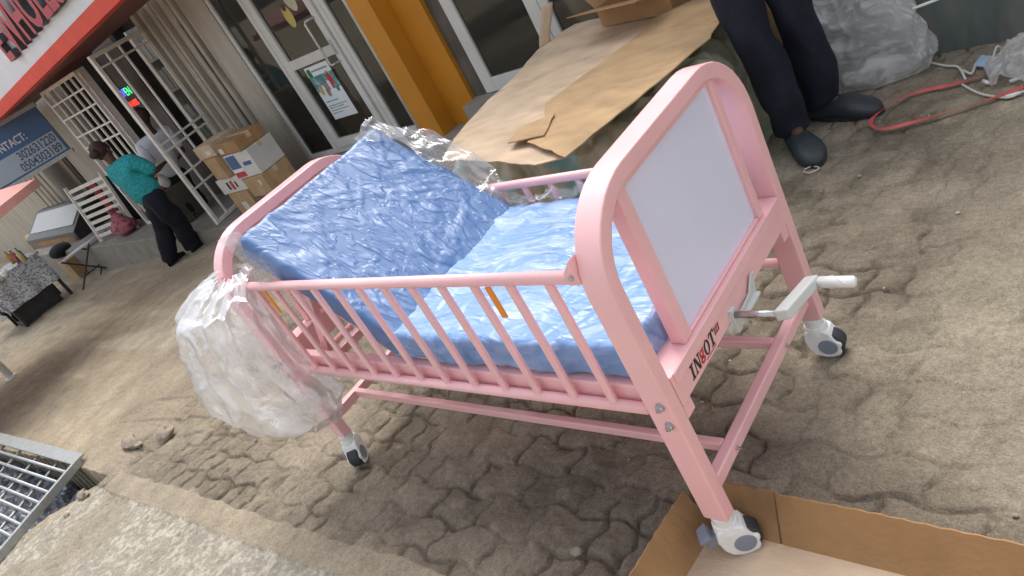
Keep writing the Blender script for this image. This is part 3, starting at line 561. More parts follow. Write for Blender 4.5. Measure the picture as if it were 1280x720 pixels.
# ------------------------------------------------------------------ TARP-COVERED PILE, CARDBOARD SHEETS
def pile(x0, x1, y0, y1, z1, seed):
    bm = bmesh.new(); nx, ny, nzz = 90, 80, 40
    me = rbox_grid(lambda u, v, w: rounded(u, v, w, x1 - x0, y1 - y0, z1, .07) + Vector(((x0 + x1) / 2, (y0 + y1) / 2, z1 / 2)), None, seed, nx, ny, nzz, .022)
    bm.free(); return me
me = pile(-.30, .86, 1.36, 2.42, .495, 60)
for v in me.vertices:
    k = 1 - v.co.z / .54; v.co.x += (v.co.x - .25) * .10 * k + .05 * nz(v.co, 3, 61); v.co.y += -.05 * k + .05 * nz(v.co, 3.4, 62)
o = link('covered_pile', me, M['tarp'], None, True); tag(o, 'bundle under a greenish printed plastic sheet, beneath the flattened cardboard', 'covered pile')
def flatsheet(name, pts, zf, m, label, th=.005, seed=0, dens=28):
    """cardboard sheet: polygon (x,y) triangulated and gently warped"""
    bm = bmesh.new(); vs = [bm.verts.new((x, y, 0)) for x, y in pts]; bm.faces.new(vs)
    bmesh.ops.triangulate(bm, faces=bm.faces[:])
    for _ in range(5): bmesh.ops.subdivide_edges(bm, edges=[e for e in bm.edges if e.calc_length() > .05], cuts=1, use_grid_fill=False)
    bmesh.ops.triangulate(bm, faces=bm.faces[:])
    for v in bm.verts:
        if v.is_boundary: v.co.x += .010 * nz((v.co.x, v.co.y, 3), 14, seed); v.co.y += .010 * nz((v.co.x, v.co.y, 9), 14, seed)
    for v in bm.verts: v.co.z = zf(v.co.x, v.co.y) + .005 * nz((v.co.x, v.co.y, 0), 3, seed) + .003 * ridge((v.co.x, v.co.y * .3, 0), 3, seed)
    me = bpy.data.meshes.new(name); bm.to_mesh(me); bm.free(); o = link(name, me, m, None, True); md = o.modifiers.new('s', 'SOLIDIFY'); md.thickness = th; md.offset = 0
    es = o.modifiers.new('e', 'EDGE_SPLIT'); es.split_angle = math.radians(40)
    return tag(o, label, 'cardboard sheet', 'flattened cardboard sheets on the covered pile')
fA = at(597, 150, z=.58); fB = at(675, 72, z=.58); fn_ = Vector((-(fB - fA).y, (fB - fA).x, 0)).normalized()
zA = lambda x, y: .578 - .05 * max(0, (1.35 - y)) - .10 * max(0, fn_.x * (x - fA.x) + fn_.y * (y - fA.y)) + .03 * max(0, y - 2.05)
flatsheet('cardboard_sheet', [(-.175, 1.25), (.0, 1.215), (.17, 1.17), (.35, 1.12), (.52, 1.07), (.66, 1.10), (.60, 1.45), (.56, 2.05), (.45, 2.55), (-.02, 2.62), (-.26, 2.66), (-.42, 2.45), (-.36, 2.10), (-.385, 1.90), (-.33, 1.62), (-.26, 1.40)], zA, M['cardl'], 'large pale flattened carton with a torn front edge lying on the covered pile', seed=71)
zB = lambda x, y: .592 - .02 * max(0, 1.3 - y) + .10 * max(0, y - 2.05 + .3 * (x - .7))
flatsheet('cardboard_sheet', [(.385, 1.225), (.695, 1.042), (.85, 1.50), (.925, 1.86), (.88, 2.20), (.74, 2.36), (.47, 2.28), (.24, 1.59), (.33, 1.44)], zB, M['card'], 'large yellowish flattened carton on top of the pale one, its corner pointing to the bed', seed=72)
flatsheet('cardboard_sheet', [(.28, 1.225), (.47, 1.235), (.41, 1.42), (.25, 1.35)], lambda x, y: .604 + .02 * (y - 1.2), M['card'], 'small square scrap of cardboard lying across the two large sheets', seed=73)
m = MB(); m.grid(lambda u, v: Vector((-.40 + .05 * u + .07 * v, 2.45 + .05 * u + .08 * v, .58 + .20 * v + .01 * math.sin(v * 6))), 4, 12); o = m.build('cardboard_strip', M['cardl'], smooth=True, solid=.004); tag(o, 'narrow upright strip of torn cardboard behind the pale sheet', 'cardboard strip')
def crease(a, b, m=M['cardedge']): pass
# open carton on the back of the pile
def carton(name, c, s, m, label, flaps=(), rz=0, labels=(), group=None, tape=True, tilt=0):
    """box centre-bottom c, size s; flaps: list of (side, length, angle)"""
    t = thing(name, c, label, 'cardboard box', group); t.rotation_euler = (tilt, 0, rz); c = Vector(c); X, Y, Z = s; th = .004
    q = MB()
    if flaps:
        q.box(-X / 2, X / 2, -Y / 2, Y / 2, 0, th); q.box(-X / 2, X / 2, -Y / 2, -Y / 2 + th, th, Z); q.box(-X / 2, X / 2, Y / 2 - th, Y / 2, th, Z); q.box(-X / 2, -X / 2 + th, -Y / 2 + th, Y / 2 - th, th, Z); q.box(X / 2 - th, X / 2, -Y / 2 + th, Y / 2 - th, th, Z)
    else: q.box(-X / 2, X / 2, -Y / 2, Y / 2, 0, Z)
    q.v = [tuple(Vector(v) + c) for v in q.v]; b = q.build('carton_body', m, t, bevel=.004 if not flaps else 0)
    for side, ln, ang in flaps:
        f = MB(); ca, sa = math.cos(ang), math.sin(ang)
        if side in ('f', 'b'): s_ = -1 if side == 'f' else 1; P = [(-X / 2, s_ * Y / 2, Z), (X / 2, s_ * Y / 2, Z), (X / 2, s_ * (Y / 2 + ln * ca), Z + ln * sa), (-X / 2, s_ * (Y / 2 + ln * ca), Z + ln * sa)]
        else: s_ = -1 if side == 'l' else 1; P = [(s_ * X / 2, -Y / 2, Z), (s_ * X / 2, Y / 2, Z), (s_ * (X / 2 + ln * ca), Y / 2, Z + ln * sa), (s_ * (X / 2 + ln * ca), -Y / 2, Z + ln * sa)]
        P = [Vector(p) + c for p in P]; f.add(P, [(0, 1, 2, 3)]); f.build('flap', m, t, solid=.004)
    if tape and not flaps:
        f = MB(); f.box(-X / 2 - .001, X / 2 + .001, -.022, .022, Z - .05, Z + .0015); f.v = [tuple(Vector(v) + c) for v in f.v]; f.build('tape', M['cardedge'], t)
    for face, u0, u1, z0, z1, mm in labels:
        f = MB()
        if face == 'f': f.box(u0 * X - X / 2, u1 * X - X / 2, -Y / 2 - .0025, -Y / 2 - .0005, z0 * Z, z1 * Z)
        else: f.box(X / 2 + .0005, X / 2 + .0025, u0 * Y - Y / 2, u1 * Y - Y / 2, z0 * Z, z1 * Z)
        f.v = [tuple(Vector(v) + c) for v in f.v]; f.build('label', mm, t)
    return t
carton('cardboard_box', (.34, 2.50, .60), (.50, .26, .10), M['cardd'], 'open brown carton with raised flaps at the back of the covered pile', flaps=(('f', .20, .25), ('r', .2, .5), ('l', .16, .9), ('b', .15, 1.2)), rz=-.25)
carton('cardboard_box', (.80, 2.70, 0), (.46, .20, .50), M['card'], 'tall plain brown carton behind the legs of the standing man', rz=.08)
m = MB(); m.grid(lambda u, v: Vector((.80 + .16 * u, 2.24 + .12 * v, .62 + .05 * math.sin(PI * u) * math.sin(PI * v) + .01 * nz((u * 3, v * 3, 0)))), 16, 12); o = m.build('plastic_packet', M['lightblue'], smooth=True, solid=.004); tag(o, 'pale blue plastic packet on the far end of the yellowish cardboard', 'packet')

# ------------------------------------------------------------------ FACADE
YF = 2.9
def wallbox(name, x0, x1, y0, y1, z0, z1, m, label, cat='wall', bevel=0): 
    q = MB(); q.box(x0, x1, y0, y1, z0, z1); return tag(q.build(name, m, bevel=bevel), label, cat)
HT = 3.3
wallbox('shop_wall', -3.945, -.1 + 4.6, YF + .01, YF + .25, 2.55, HT, M['cream'], 'cream wall band above the glass shop doors')
wallbox('shop_wall', -4.335, -3.945, YF, YF + .2, -.2, HT, M['cream'], 'plain cream wall panel between the glazed shop front and the thin dark gap')
bk = thing('shop_wall', (-4.75, YF, -.3), 'worn cream corrugated shutter panel with a thin drainpipe, right of the open barred gate', 'wall')
q = MB(); q.box(-5.15, -4.36, YF + .03, YF + .2, -.3, HT); q.build('wall_surface', M['cream2'], bk)
for x, w, d in ((-4.42, .06, .05), (-4.56, .10, .03), (-4.72, .05, .055), (-4.86, .09, .03), (-4.99, .06, .06), (-5.10, .08, .09)):
    q = MB(); q.box(x - w / 2, x + w / 2, YF + .03 - d, YF + .0295, -.3, HT); q.build('shutter_rib', M['cream2'], bk, bevel=.006)
q = MB(); q.tube([(-4.49, YF - .03, -.2), (-4.49, YF - .03, 1.65), (-4.49, YF + .02, 1.70)], .022); q.build('drainpipe', M['cream2'], bk, smooth=True)
# glazed shop front
gf = thing('glass_shopfront', (-3.1, YF, .1), 'white framed glass shop front with a poster on its door, left of the orange pillar', 'shop front')
def frame(x0, x1, z0, z1, w, parent, name='door_frame', y=YF, d=.05, b=.004, bw=None):
    bw = bw or w; q = MB(); q.box(x0, x0 + w, y, y + d, z0, z1); q.box(x1 - w, x1, y, y + d, z0, z1); q.box(x0 + w, x1 - w, y, y + d, z0, z0 + bw); q.box(x0 + w, x1 - w, y, y + d, z1 - w, z1); return q.build(name, M['alu'], parent, bevel=b)
frame(-3.94, -3.455, .10, 2.50, .045, gf, 'window_frame', YF + .01, .05)
frame(-3.45, -2.555, .10, 2.50, .055, gf, 'window_frame', YF + .01, .055)
frame(-2.55, -2.20, .10, 2.50, .05, gf, 'window_frame', YF + .01, .05, bw=.07)
for x0, x1 in ((-3.895, -3.50), (-2.50, -2.25)):
    q = MB(); q.box(x0, x1, YF + .03, YF + .036, .145, 2.455); q.build('window_pane', M['glass'], gf)
dr = MB(); w = .07; dr.box(-3.39, -3.39 + w, YF - .012, YF + .04, .155, 2.42); dr.box(-2.615 - w, -2.615, YF - .012, YF + .04, .155, 2.42)
dr.box(-3.32, -2.685, YF - .012, YF + .04, .155, .235); dr.box(-3.32, -2.685, YF - .012, YF + .04, 2.34, 2.42); dr.box(-3.32, -2.685, YF - .012, YF + .04, .905, .985)
dr = dr.build('door', M['alu'], gf, bevel=.003)
for z0, z1 in ((.235, .905), (.985, 2.34)):
    q = MB(); q.box(-3.32, -2.685, YF + .012, YF + .018, z0, z1); q.build('door_pane', M['glass'], dr)
q = MB(); xh = -2.72; q.tube([(xh + .045, YF - .01, 1.215), (xh, YF - .07, 1.215), (xh - .01, YF - .075, 1.20), (xh - .01, YF - .075, .86), (xh, YF - .07, .845), (xh + .045, YF - .01, .845)], .011, 10); q.build('handle', M['steel'], dr, smooth=True)
q = MB(); q.box(-2.672, -2.64, YF - .018, YF - .012, .90, 1.02); q.box(-2.662, -2.650, YF - .022, YF - .018, .93, .975); q.build('lock', M['steel'], dr)
# poster (generic group picture), stickers
px0, px1, pz0, pz1, py = -3.21, -2.87, .40, .885, YF + .0095
q = MB(); q.box(px0, px1, py, py + .001, pz0, pz1); ps = q.build('poster', M['signwhite'], dr)
def blob(parent, name, cx, cz, rx, rz, mm, yy, n=14, jag=.0, sq=0):
    q = MB(); P = []
    for i in range(n):
        a = 2 * PI * i / n; k = 1 + jag * math.sin(a * 3 + cx * 40); c_, s_ = math.cos(a), math.sin(a)
        if sq: c_ = math.copysign(abs(c_) ** sq, c_); s_ = math.copysign(abs(s_) ** sq, s_)
        P.append((cx + rx * k * c_, yy, cz + rz * k * s_))
    q.poly(P, (0, -1, 0), .0006); return q.build(name, mm, parent)
M['pteal'] = mat('poster_teal', (.05, .22, .24), .5, col2=(.35, .5, .5), c2scale=9); M['pgreen'] = mat('poster_green', (.02, .18, .07), .5); M['pred'] = mat('poster_red', (.5, .03, .06), .5); M['pskin'] = mat('poster_skin', (.35, .18, .10), .5); M['pyel'] = mat('sticker_yellow', (.50, .40, .10), .5, vary=.1); M['pcream'] = mat('sticker_cream', (.45, .46, .30), .5, vary=.2, vscale=15); M['pgrey'] = mat('poster_grey', (.25, .27, .30), .5)
q = MB(); q.box(px0, px1, py - .0008, py - .0002, .66, .80); q.build('poster_picture', M['pteal'], ps)
blob(ps, 'poster_shield', -3.17, .83, .028, .04, M['pgreen'], py - .0012, sq=.6)
for i, (cx, cz, r, mm) in enumerate(((-2.95, .72, .035, M['pred']), (-3.00, .70, .022, M['signwhite']), (-3.05, .685, .022, M['pgrey']), (-3.10, .675, .022, M['signwhite']), (-3.15, .67, .022, M['pyel']), (-2.925, .66, .02, M['pteal']), (-3.07, .64, .02, M['pskin']))):
    blob(ps, 'poster_figure', cx, cz, r, r * 1.9, mm, py - .0018 - i * .0005, sq=.8); blob(ps, 'poster_head', cx, cz + r * 2.1, r * .45, r * .55, M['pskin'], py - .0018 - i * .0005)
for i, (a, b) in enumerate(((.62, .56), (.9, .52), (.7, .50), (.85, .475), (.5, .45))):
    q = MB(); q.box(px0 + .02, px0 + .02 + .30 * a, py - .0012, py - .0004, b, b + .008); q.build('poster_text', M['pgrey'] if i % 2 else M['pteal'], ps)
q = MB(); q.box(px0 + .08, px1 - .03, py - .0012, py - .0004, .835, .85); q.build('poster_text', M['pgrey'], ps)
st = blob(dr, 'sticker', -2.985, 1.30, .055, .095, M['pyel'], py + .002, 28); blob(st, 'sticker_mark', -2.985, 1.37, .03, .028, M['blackink'], py + .001)
blob(dr, 'sticker', -2.86, 1.42, .07, .11, M['pcream'], py + .002, 24, jag=.06)
# white pipe and render edge, orange pillar
q = MB(); q.box(-2.195, -2.06, YF - .02, YF + .2, .05, HT); o = q.build('door_jamb', M['cream'], bevel=.004); tag(o, 'off-white rendered jamb between the glass shop front and the orange pillar', 'wall')
q = MB(); q.tube([(-2.165, YF - .055, .16), (-2.165, YF - .055, HT)], .032, 14); q.tube([(-2.165, YF - .055, .16), (-2.15, YF - .07, .11), (-2.02, YF - .14, .09)], .038, 14); q.tube([(-2.04, YF - .13, .09), (-1.90, YF - .20, .085)], .048, 14); o = q.build('drainpipe', M['white_pipe'], smooth=True); tag(o, 'white plastic drainpipe with an elbow at its foot beside the orange pillar', 'pipe')
q = MB(); q.box(-2.055, -1.56, YF - .0, YF + .3, -.1, HT); q.box(-2.055, -1.84, YF - .16, YF - .0005, -.1, HT); o = q.build('orange_pillar', M['ochre'], bevel=.003); tag(o, 'orange painted pillar between the two glass shop doors', 'pillar')
# second door
g2 = thing('glass_door', (-.9, YF, .3), 'white framed glass door to the right of the orange pillar, behind the cardboard', 'glass door')
q = MB(); q.box(-1.56, -1.42, YF + .04, YF + .2, -.1, HT); q.build('side_panel', M['dark2'], g2)
frame(-1.415, -.66, .26, 2.5, .10, g2, 'door', YF + .02, .05); q = MB(); q.box(-1.315, -.76, YF + .04, YF + .046, .36, 2.4); q.build('door_pane', M['glass'], g2)
frame(-.655, .60, .26, 2.5, .07, g2, 'window_frame', YF + .02, .05); q = MB(); q.box(-.585, .53, YF + .04, YF + .046, .33, 2.43); q.build('window_pane', M['glass'], g2)
frame(.605, 1.9, .26, 2.5, .07, g2, 'window_frame', YF + .02, .05); q = MB(); q.box(.675, 1.83, YF + .04, YF + .046, .33, 2.43); q.build('window_pane', M['glass'], g2)
wallbox('shop_wall', 1.905, 4.5, YF + .02, YF + .2, -.1, 2.55, M['cream'], 'cream wall beyond the painted step at the right end of the frontage')
wallbox('shop_sill', -1.56, 1.04, YF - .12, YF + .20, -.1, .255, M['concrete'], 'concrete sill under the second glass door, mostly hidden by the covered pile', 'sill')
wallbox('painted_step', 1.05, 4.5, 2.60, 2.90, -.1, .42, M['greenwall'], 'grey-green painted concrete step wall behind the bubble wrap', 'step', .01)
# interiors
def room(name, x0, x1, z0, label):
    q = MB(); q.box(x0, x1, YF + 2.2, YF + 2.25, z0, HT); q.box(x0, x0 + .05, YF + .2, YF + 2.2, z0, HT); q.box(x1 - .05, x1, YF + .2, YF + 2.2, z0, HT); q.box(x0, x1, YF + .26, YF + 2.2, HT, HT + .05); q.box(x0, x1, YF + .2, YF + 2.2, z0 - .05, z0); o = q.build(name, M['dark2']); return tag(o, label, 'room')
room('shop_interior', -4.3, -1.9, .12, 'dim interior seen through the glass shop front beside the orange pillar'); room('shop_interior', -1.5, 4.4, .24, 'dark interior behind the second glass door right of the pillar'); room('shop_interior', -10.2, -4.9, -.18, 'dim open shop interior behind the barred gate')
for i, (x, y, z, s, mm, lb) in enumerate(((-2.55, 3.5, .12, (.4, .35, .5), 'card', 'brown carton inside the shop behind the narrow right window'), (-3.75, 3.4, .12, (.3, .3, .3), 'cardd', 'small brown carton on the floor inside the left window'), (-3.3, 4.1, .12, (.5, .4, .9), 'mauve', 'dark tall box inside the shop behind the poster'), (-3.7, 4.2, .12, (.4, .4, 1.25), 'white_card', 'pale tall box deep inside the shop behind the left window'))):
    carton('storage_box', (x, y, z), s, M[mm], lb)
# steps on the left
wallbox('shop_step', -12, -3.9, 2.12, YF + .25, -.7, -.055, M['concrete'], 'long grey concrete step in front of the barred shop', 'step', .012)
wallbox('shop_step', -3.89, -1.55, 2.62, YF + .25, -.3, .095, M['concrete'], 'concrete doorstep below the glass shop front', 'step', .012)
# gate (open leaf)
def barred(name, base0, base1, z0, z1, label, vbars, hs, cat='gate', group=None, r=.009, fr=.019, cross=()):
    a = Vector((*base0, 0)); b = Vector((*base1, 0)); t = thing(name, ((a.x + b.x) / 2, (a.y + b.y) / 2, z0), label, cat, group); d = (b - a).normalized(); nr = (d.y, -d.x, 0)
    P = lambda u, z: a.lerp(b, u) + Vector((0, 0, z))
    q = MB(); q.bar(P(0, z0), P(0, z1), fr * 2, up=nr); q.bar(P(1, z0), P(1, z1), fr * 2, up=nr); q.bar(P(0, z1 - fr), P(1, z1 - fr), fr * 2, up=(0, 0, 1)); q.bar(P(0, z0 + fr), P(1, z0 + fr), fr * 2); q.build('gate_frame', M['gatep'], t, bevel=.003)
    for k in range(1, vbars): q = MB(); q.bar(P(k / vbars, z0 + 2 * fr), P(k / vbars, z1 - 2 * fr), r * 2, up=nr); q.build('gate_bar', M['gatep'], t)
    for h in hs: z = z0 + h * (z1 - z0); q = MB(); q.bar(P(0, z) + Vector(nr) * .015, P(1, z) + Vector(nr) * .015, r * 2); q.build('gate_rail', M['gatep'], t)
    for u0, h0, u1, h1 in cross: q = MB(); q.bar(P(u0, z0 + h0 * (z1 - z0)) - Vector(nr) * .018, P(u1, z0 + h1 * (z1 - z0)) - Vector(nr) * .018, r * 1.2); q.build('gate_brace', M['gatep'], t)
    return t
barred('barred_gate', (-4.93, 2.20), (-5.12, 2.86), -.05, 1.80, 'open leaf of cream barred gate beside the stacked cartons', 4, (.22, .31, .45, .49, .93))
q = MB(); q.box(-6.47, -6.37, 2.60, 2.68, -.05, 1.80); o = q.build('gate_post', M['gatep'], bevel=.004); tag(o, 'square cream post between the lattice gate and the mauve door', 'post')
LT = at(50, 114, y=2.5); LR = at(93, 91, y=2.55)
barred('barred_gate', (LT.x, 2.5), (LR.x, 2.55), -.05, (LT.z + LR.z) / 2, 'lattice gate leaf with scrollwork behind the person in teal', 6, (.3, .42, .60, .68, .8, .9), cross=[(i / 6, .30 + (i % 2) * .12, (i + 1) / 6, .42 - (i % 2) * .12) for i in range(6)] + [(i / 6, .1 + (i % 2) * .1, (i + 1) / 6, .2 - (i % 2) * .1) for i in range(6)], r=.010)
q = MB(); q.box(-6.62, -6.02, 2.95, 3.0, -.05, 2.02); o = q.build('shop_door', M['mauve'], bevel=.004); tag(o, 'mauve-grey door leaf standing between the cream post and the barred gate', 'door')
q = MB(); q.box(-9.6, -8.5, 2.95, 3.1, -.2, HT); o = q.build('shop_wall', M['cream2']); tag(o, 'worn cream wall strip behind the blue telephone sign', 'wall')
# shelves and goods in open shop
for i in range(4):
    sh = thing('shelf_rack', (-6.0 + i * .001, 3.5, -.05), 'x', 'shelf') if i == 0 else sh
    q = MB(); q.box(-6.7, -5.2, 3.45, 3.8, .35 + i * .38, .38 + i * .38); q.build('shelf', M['cream2'], sh)
q = MB(); 
for x in (-6.7, -5.95, -5.2): q.box(x - .02, x + .02, 3.44, 3.80, -.05, 1.9)
q.build('upright', M['gatep'], sh); sh['label'] = 'shelf rack of goods inside the open shop, seen through the barred gate'
r_ = random.Random(5); goods = [mat('goods_%d' % i, c, .5) for i, c in enumerate(((.35, .33, .30), (.08, .12, .25), (.30, .06, .06), (.10, .09, .08), (.45, .42, .38), (.12, .2, .14)))]
for i in range(4):
    x = -6.65
    while x < -5.3:
        w = r_.uniform(.08, .20); h = r_.uniform(.14, .30); q = MB(); q.box(x, x + w * .9, 3.47, 3.7, .3815 + i * .38, .3815 + i * .38 + h); o = q.build('goods_box', r_.choice(goods), bevel=.004); tag(o, 'boxed goods on the shelves inside the open shop behind the barred gate', 'box', 'boxed goods on the shop shelves'); x += w + .01
# LED sign
ld = thing('led_sign', (-5.72, 2.72, 1.12), 'small lit sign with red, blue and green letters in the open shop', 'lit sign')
c0 = at(158, 122, y=2.72); q = MB(); q.box(c0.x - .12, c0.x + .24, 2.72, 2.74, c0.z - .13, c0.z + .13); q.build('sign_board', M['blackink'], ld)
for txt, dx, dz, sz, e in (('OP', -.09, .01, .12, emit('led_blue', (.1, .08, 1), 1.6)), ('EN', .06, .01, .12, emit('led_green', (.05, .8, .2), 1.2)), ('24 HRS', -.09, -.11, .09, emit('led_red', (1, .03, .02), 2.2))):
    text_obj('sign_letters', txt, sz, (c0.x + dx, 2.717, c0.z + dz), (1, 0, 0), (0, 0, 1), e, ld)
# CANOPY SIGN
cs = thing('shop_sign', (-6.5, 2.0, 1.8), 'white shop signboard with big red raised letters over a red fascia, top left', 'shop sign')
def sl(x): return 1.952 + (x + 3.4) * .043
def strip(x0, x1, y0, y1, a, b):
    q = MB(); vs = []
    for x in (x0, x1):
        A_ = sl(x) + a; B_ = sl(x) + b
        for y, z in ((y0, A_), (y1, A_), (y1, B_), (y0, B_)): vs.append((x, y, z))
    q.add(vs, [(0, 1, 2, 3), (7, 6, 5, 4), (0, 4, 5, 1), (1, 5, 6, 2), (2, 6, 7, 3), (3, 7, 4, 0)]); return q
strip(-14, -2.6, 1.985, 2.10, 0, .121).build('fascia', M['red'], cs, bevel=.004)
strip(-14, -2.6, 2.0, 2.10, .1225, .66).build('signboard', M['signwhite'], cs)
strip(-14, -2.6, 2.101, 2.87, .05, .07).build('soffit', mat('soffit', (.18, .06, .045), .5, vary=.3, vscale=5), cs)
hs = [v.co.x for v in text_mesh('H', .52).vertices]; eh = max(v.co.x for v in text_mesh('E WH', .52).vertices); kx = .228 / (max(hs) - min(hs))
L1 = text_mesh('E WHOLESALE', .52, .03, off=.014); L1.transform(Matrix.Diagonal((kx, .98, 1, 1)))
mt = Matrix((Vector((1, 0, .043)).normalized(), Vector((0, 0, 1)), Vector((0, -1, 0)))).transposed().to_4x4(); x0_ = -4.864 - eh * kx; mt.translation = Vector((x0_, 1.960, sl(x0_) + .262)); L1.transform(mt); L1.materials.clear()
o = link('letters', L1, [M['letter'], M['letterside']], cs)
for p in L1.polygons:
    p.material_index = 0 if abs(p.normal.y) > .9 else 1
# blue telephone sign
RP = at(66, 160, y=2.55); DS = Vector((.45, .89, 0)).normalized(); NS = Vector((DS.y, -DS.x, 0))
bs = thing('telephone_sign', (RP.x, RP.y, 1.15), 'blue signboard reading CONTACT with two telephone numbers, at the left edge', 'sign')
dd_ = (RP - CC).length / FPX; hs_ = 51 * dd_; zb = RP.z - .5 * hs_; zt = zb + hs_; zmid = zb + hs_ * .47
def sbox(s0, s1, n0, n1, z0, z1, name, m, b=0):
    q = MB(); vs = [RP + DS * s + NS * n + Vector((0, 0, z - RP.z)) for s in (s0, s1) for n in (n0, n1) for z in (z0, z1)]
    q.add(vs, [(0, 1, 3, 2), (4, 6, 7, 5), (0, 4, 5, 1), (2, 3, 7, 6), (0, 2, 6, 4), (1, 5, 7, 3)]); return q.build(name, m, bs, bevel=b)
sbox(-2.2, 0, -.05, 0, zb, zt, 'signboard', M['signblue'], .004); sbox(-2.2, -.03, .001, .004, zb + .02, zmid, 'number_band', M['signpale']); sbox(-2.2, .02, -.06, .02, zt + .001, zt + .05, 'sign_frame', M['galv']); sbox(-2.2, .02, -.06, .02, zb - .05, zb - .001, 'sign_frame', M['galv'])
hh = zmid - zb - .02
def rtext(txt, size, send, z, m, wide=1.0):
    me = text_mesh(txt, size, .001, off=size * .015); wd = max(v.co.x for v in me.vertices); mt = Matrix((DS, Vector((0, 0, 1)), NS)).transposed().to_4x4(); o_ = RP + DS * (send - wd * wide) + NS * .006; mt.translation = Vector((o_.x, o_.y, z)); me.transform(mt @ Matrix.Diagonal((wide, 1, 1, 1))); me.materials.clear(); link('sign_letters', me, m, bs)
rtext('302631220', hh * .56, -.05, zb + .02 + hh * .55, M['navyink'], .74); rtext('0504303189', hh * .56, -.05, zb + .02 + hh * .06, M['navyink'], .74); rtext('CONTACT:', hh * .52, -.30, zmid + .06, M['whiteink'], .72)
exec_people = None
# ------------------------------------------------------------------ PEOPLE
def skin_mesh(name, chains, m, parent, sub=2, pre=None):
    """chains: list of [(point, radius or (rx,ry))...]; first point of the first chain is the root; points shared by position"""
    vs = []; rad = []; ed = []; key = {}
    def vid(p, r):
        k = tuple(round(c, 4) for c in p)
        if k not in key: key[k] = len(vs); vs.append(Vector(p)); rad.append(r if isinstance(r, tuple) else (r, r))
        return key[k]
    for ch in chains:
        ids = [vid(p, r) for p, r in ch]
        for a, b in zip(ids, ids[1:]):
            if a != b: ed.append((a, b))
    me = bpy.data.meshes.new(name); me.from_pydata([tuple(v) for v in vs], ed, []); o = bpy.data.objects.new(name, me); COL.objects.link(o)
    md = o.modifiers.new('k', 'SKIN'); md.use_smooth_shade = True
    for i, sv in enumerate(me.skin_vertices[0].data): sv.radius = rad[i]; sv.use_root = (i == 0)
    md2 = o.modifiers.new('u', 'SUBSURF'); md2.levels = md2.render_levels = sub
    dg = bpy.context.evaluated_depsgraph_get(); me2 = bpy.data.meshes.new_from_object(o.evaluated_get(dg)); bpy.data.objects.remove(o)
    if pre: 
        for v in me2.vertices: v.co += pre(v.co)
    me2.materials.clear(); return link(name, me2, m, parent, True)
def fold(seed, a=.012, s=7): return lambda p: Vector((nz((p.x, p.y, p.z * .6), s, seed), nz((p.x, p.y, p.z * .6), s, seed + 1), nz((p.x, p.y, p.z), s, seed + 2))) * a
def hand(w, d, side, k=1.0):
    """chains for palm, four bent fingers and a thumb; w wrist, d pointing direction"""
    w = Vector(w); d = Vector(d).normalized(); s = Vector(side).normalized(); n = d.cross(s); out = []
    palm = w + d * .05 * k; out.append([(w, .024 * k), (palm, (.034 * k, .018 * k))])
    for i, ln in enumerate((.062, .072, .067, .052)):
        b = palm + s * (-.027 + .018 * i) * k + d * .03 * k; out.append([(palm, (.034 * k, .018 * k)), (b, .0095 * k), (b + (d * .5 * ln + n * .10 * ln) * k, .0085 * k), (b + (d * .85 * ln + n * .38 * ln) * k, .007 * k)])
    t = w + d * .022 * k - s * .028 * k; out.append([(w, .024 * k), (t, .011 * k), (t + (d * .035 - s * .018 + n * .01) * k, .0095 * k), (t + (d * .058 - s * .018 + n * .022) * k, .008 * k)])
    return out
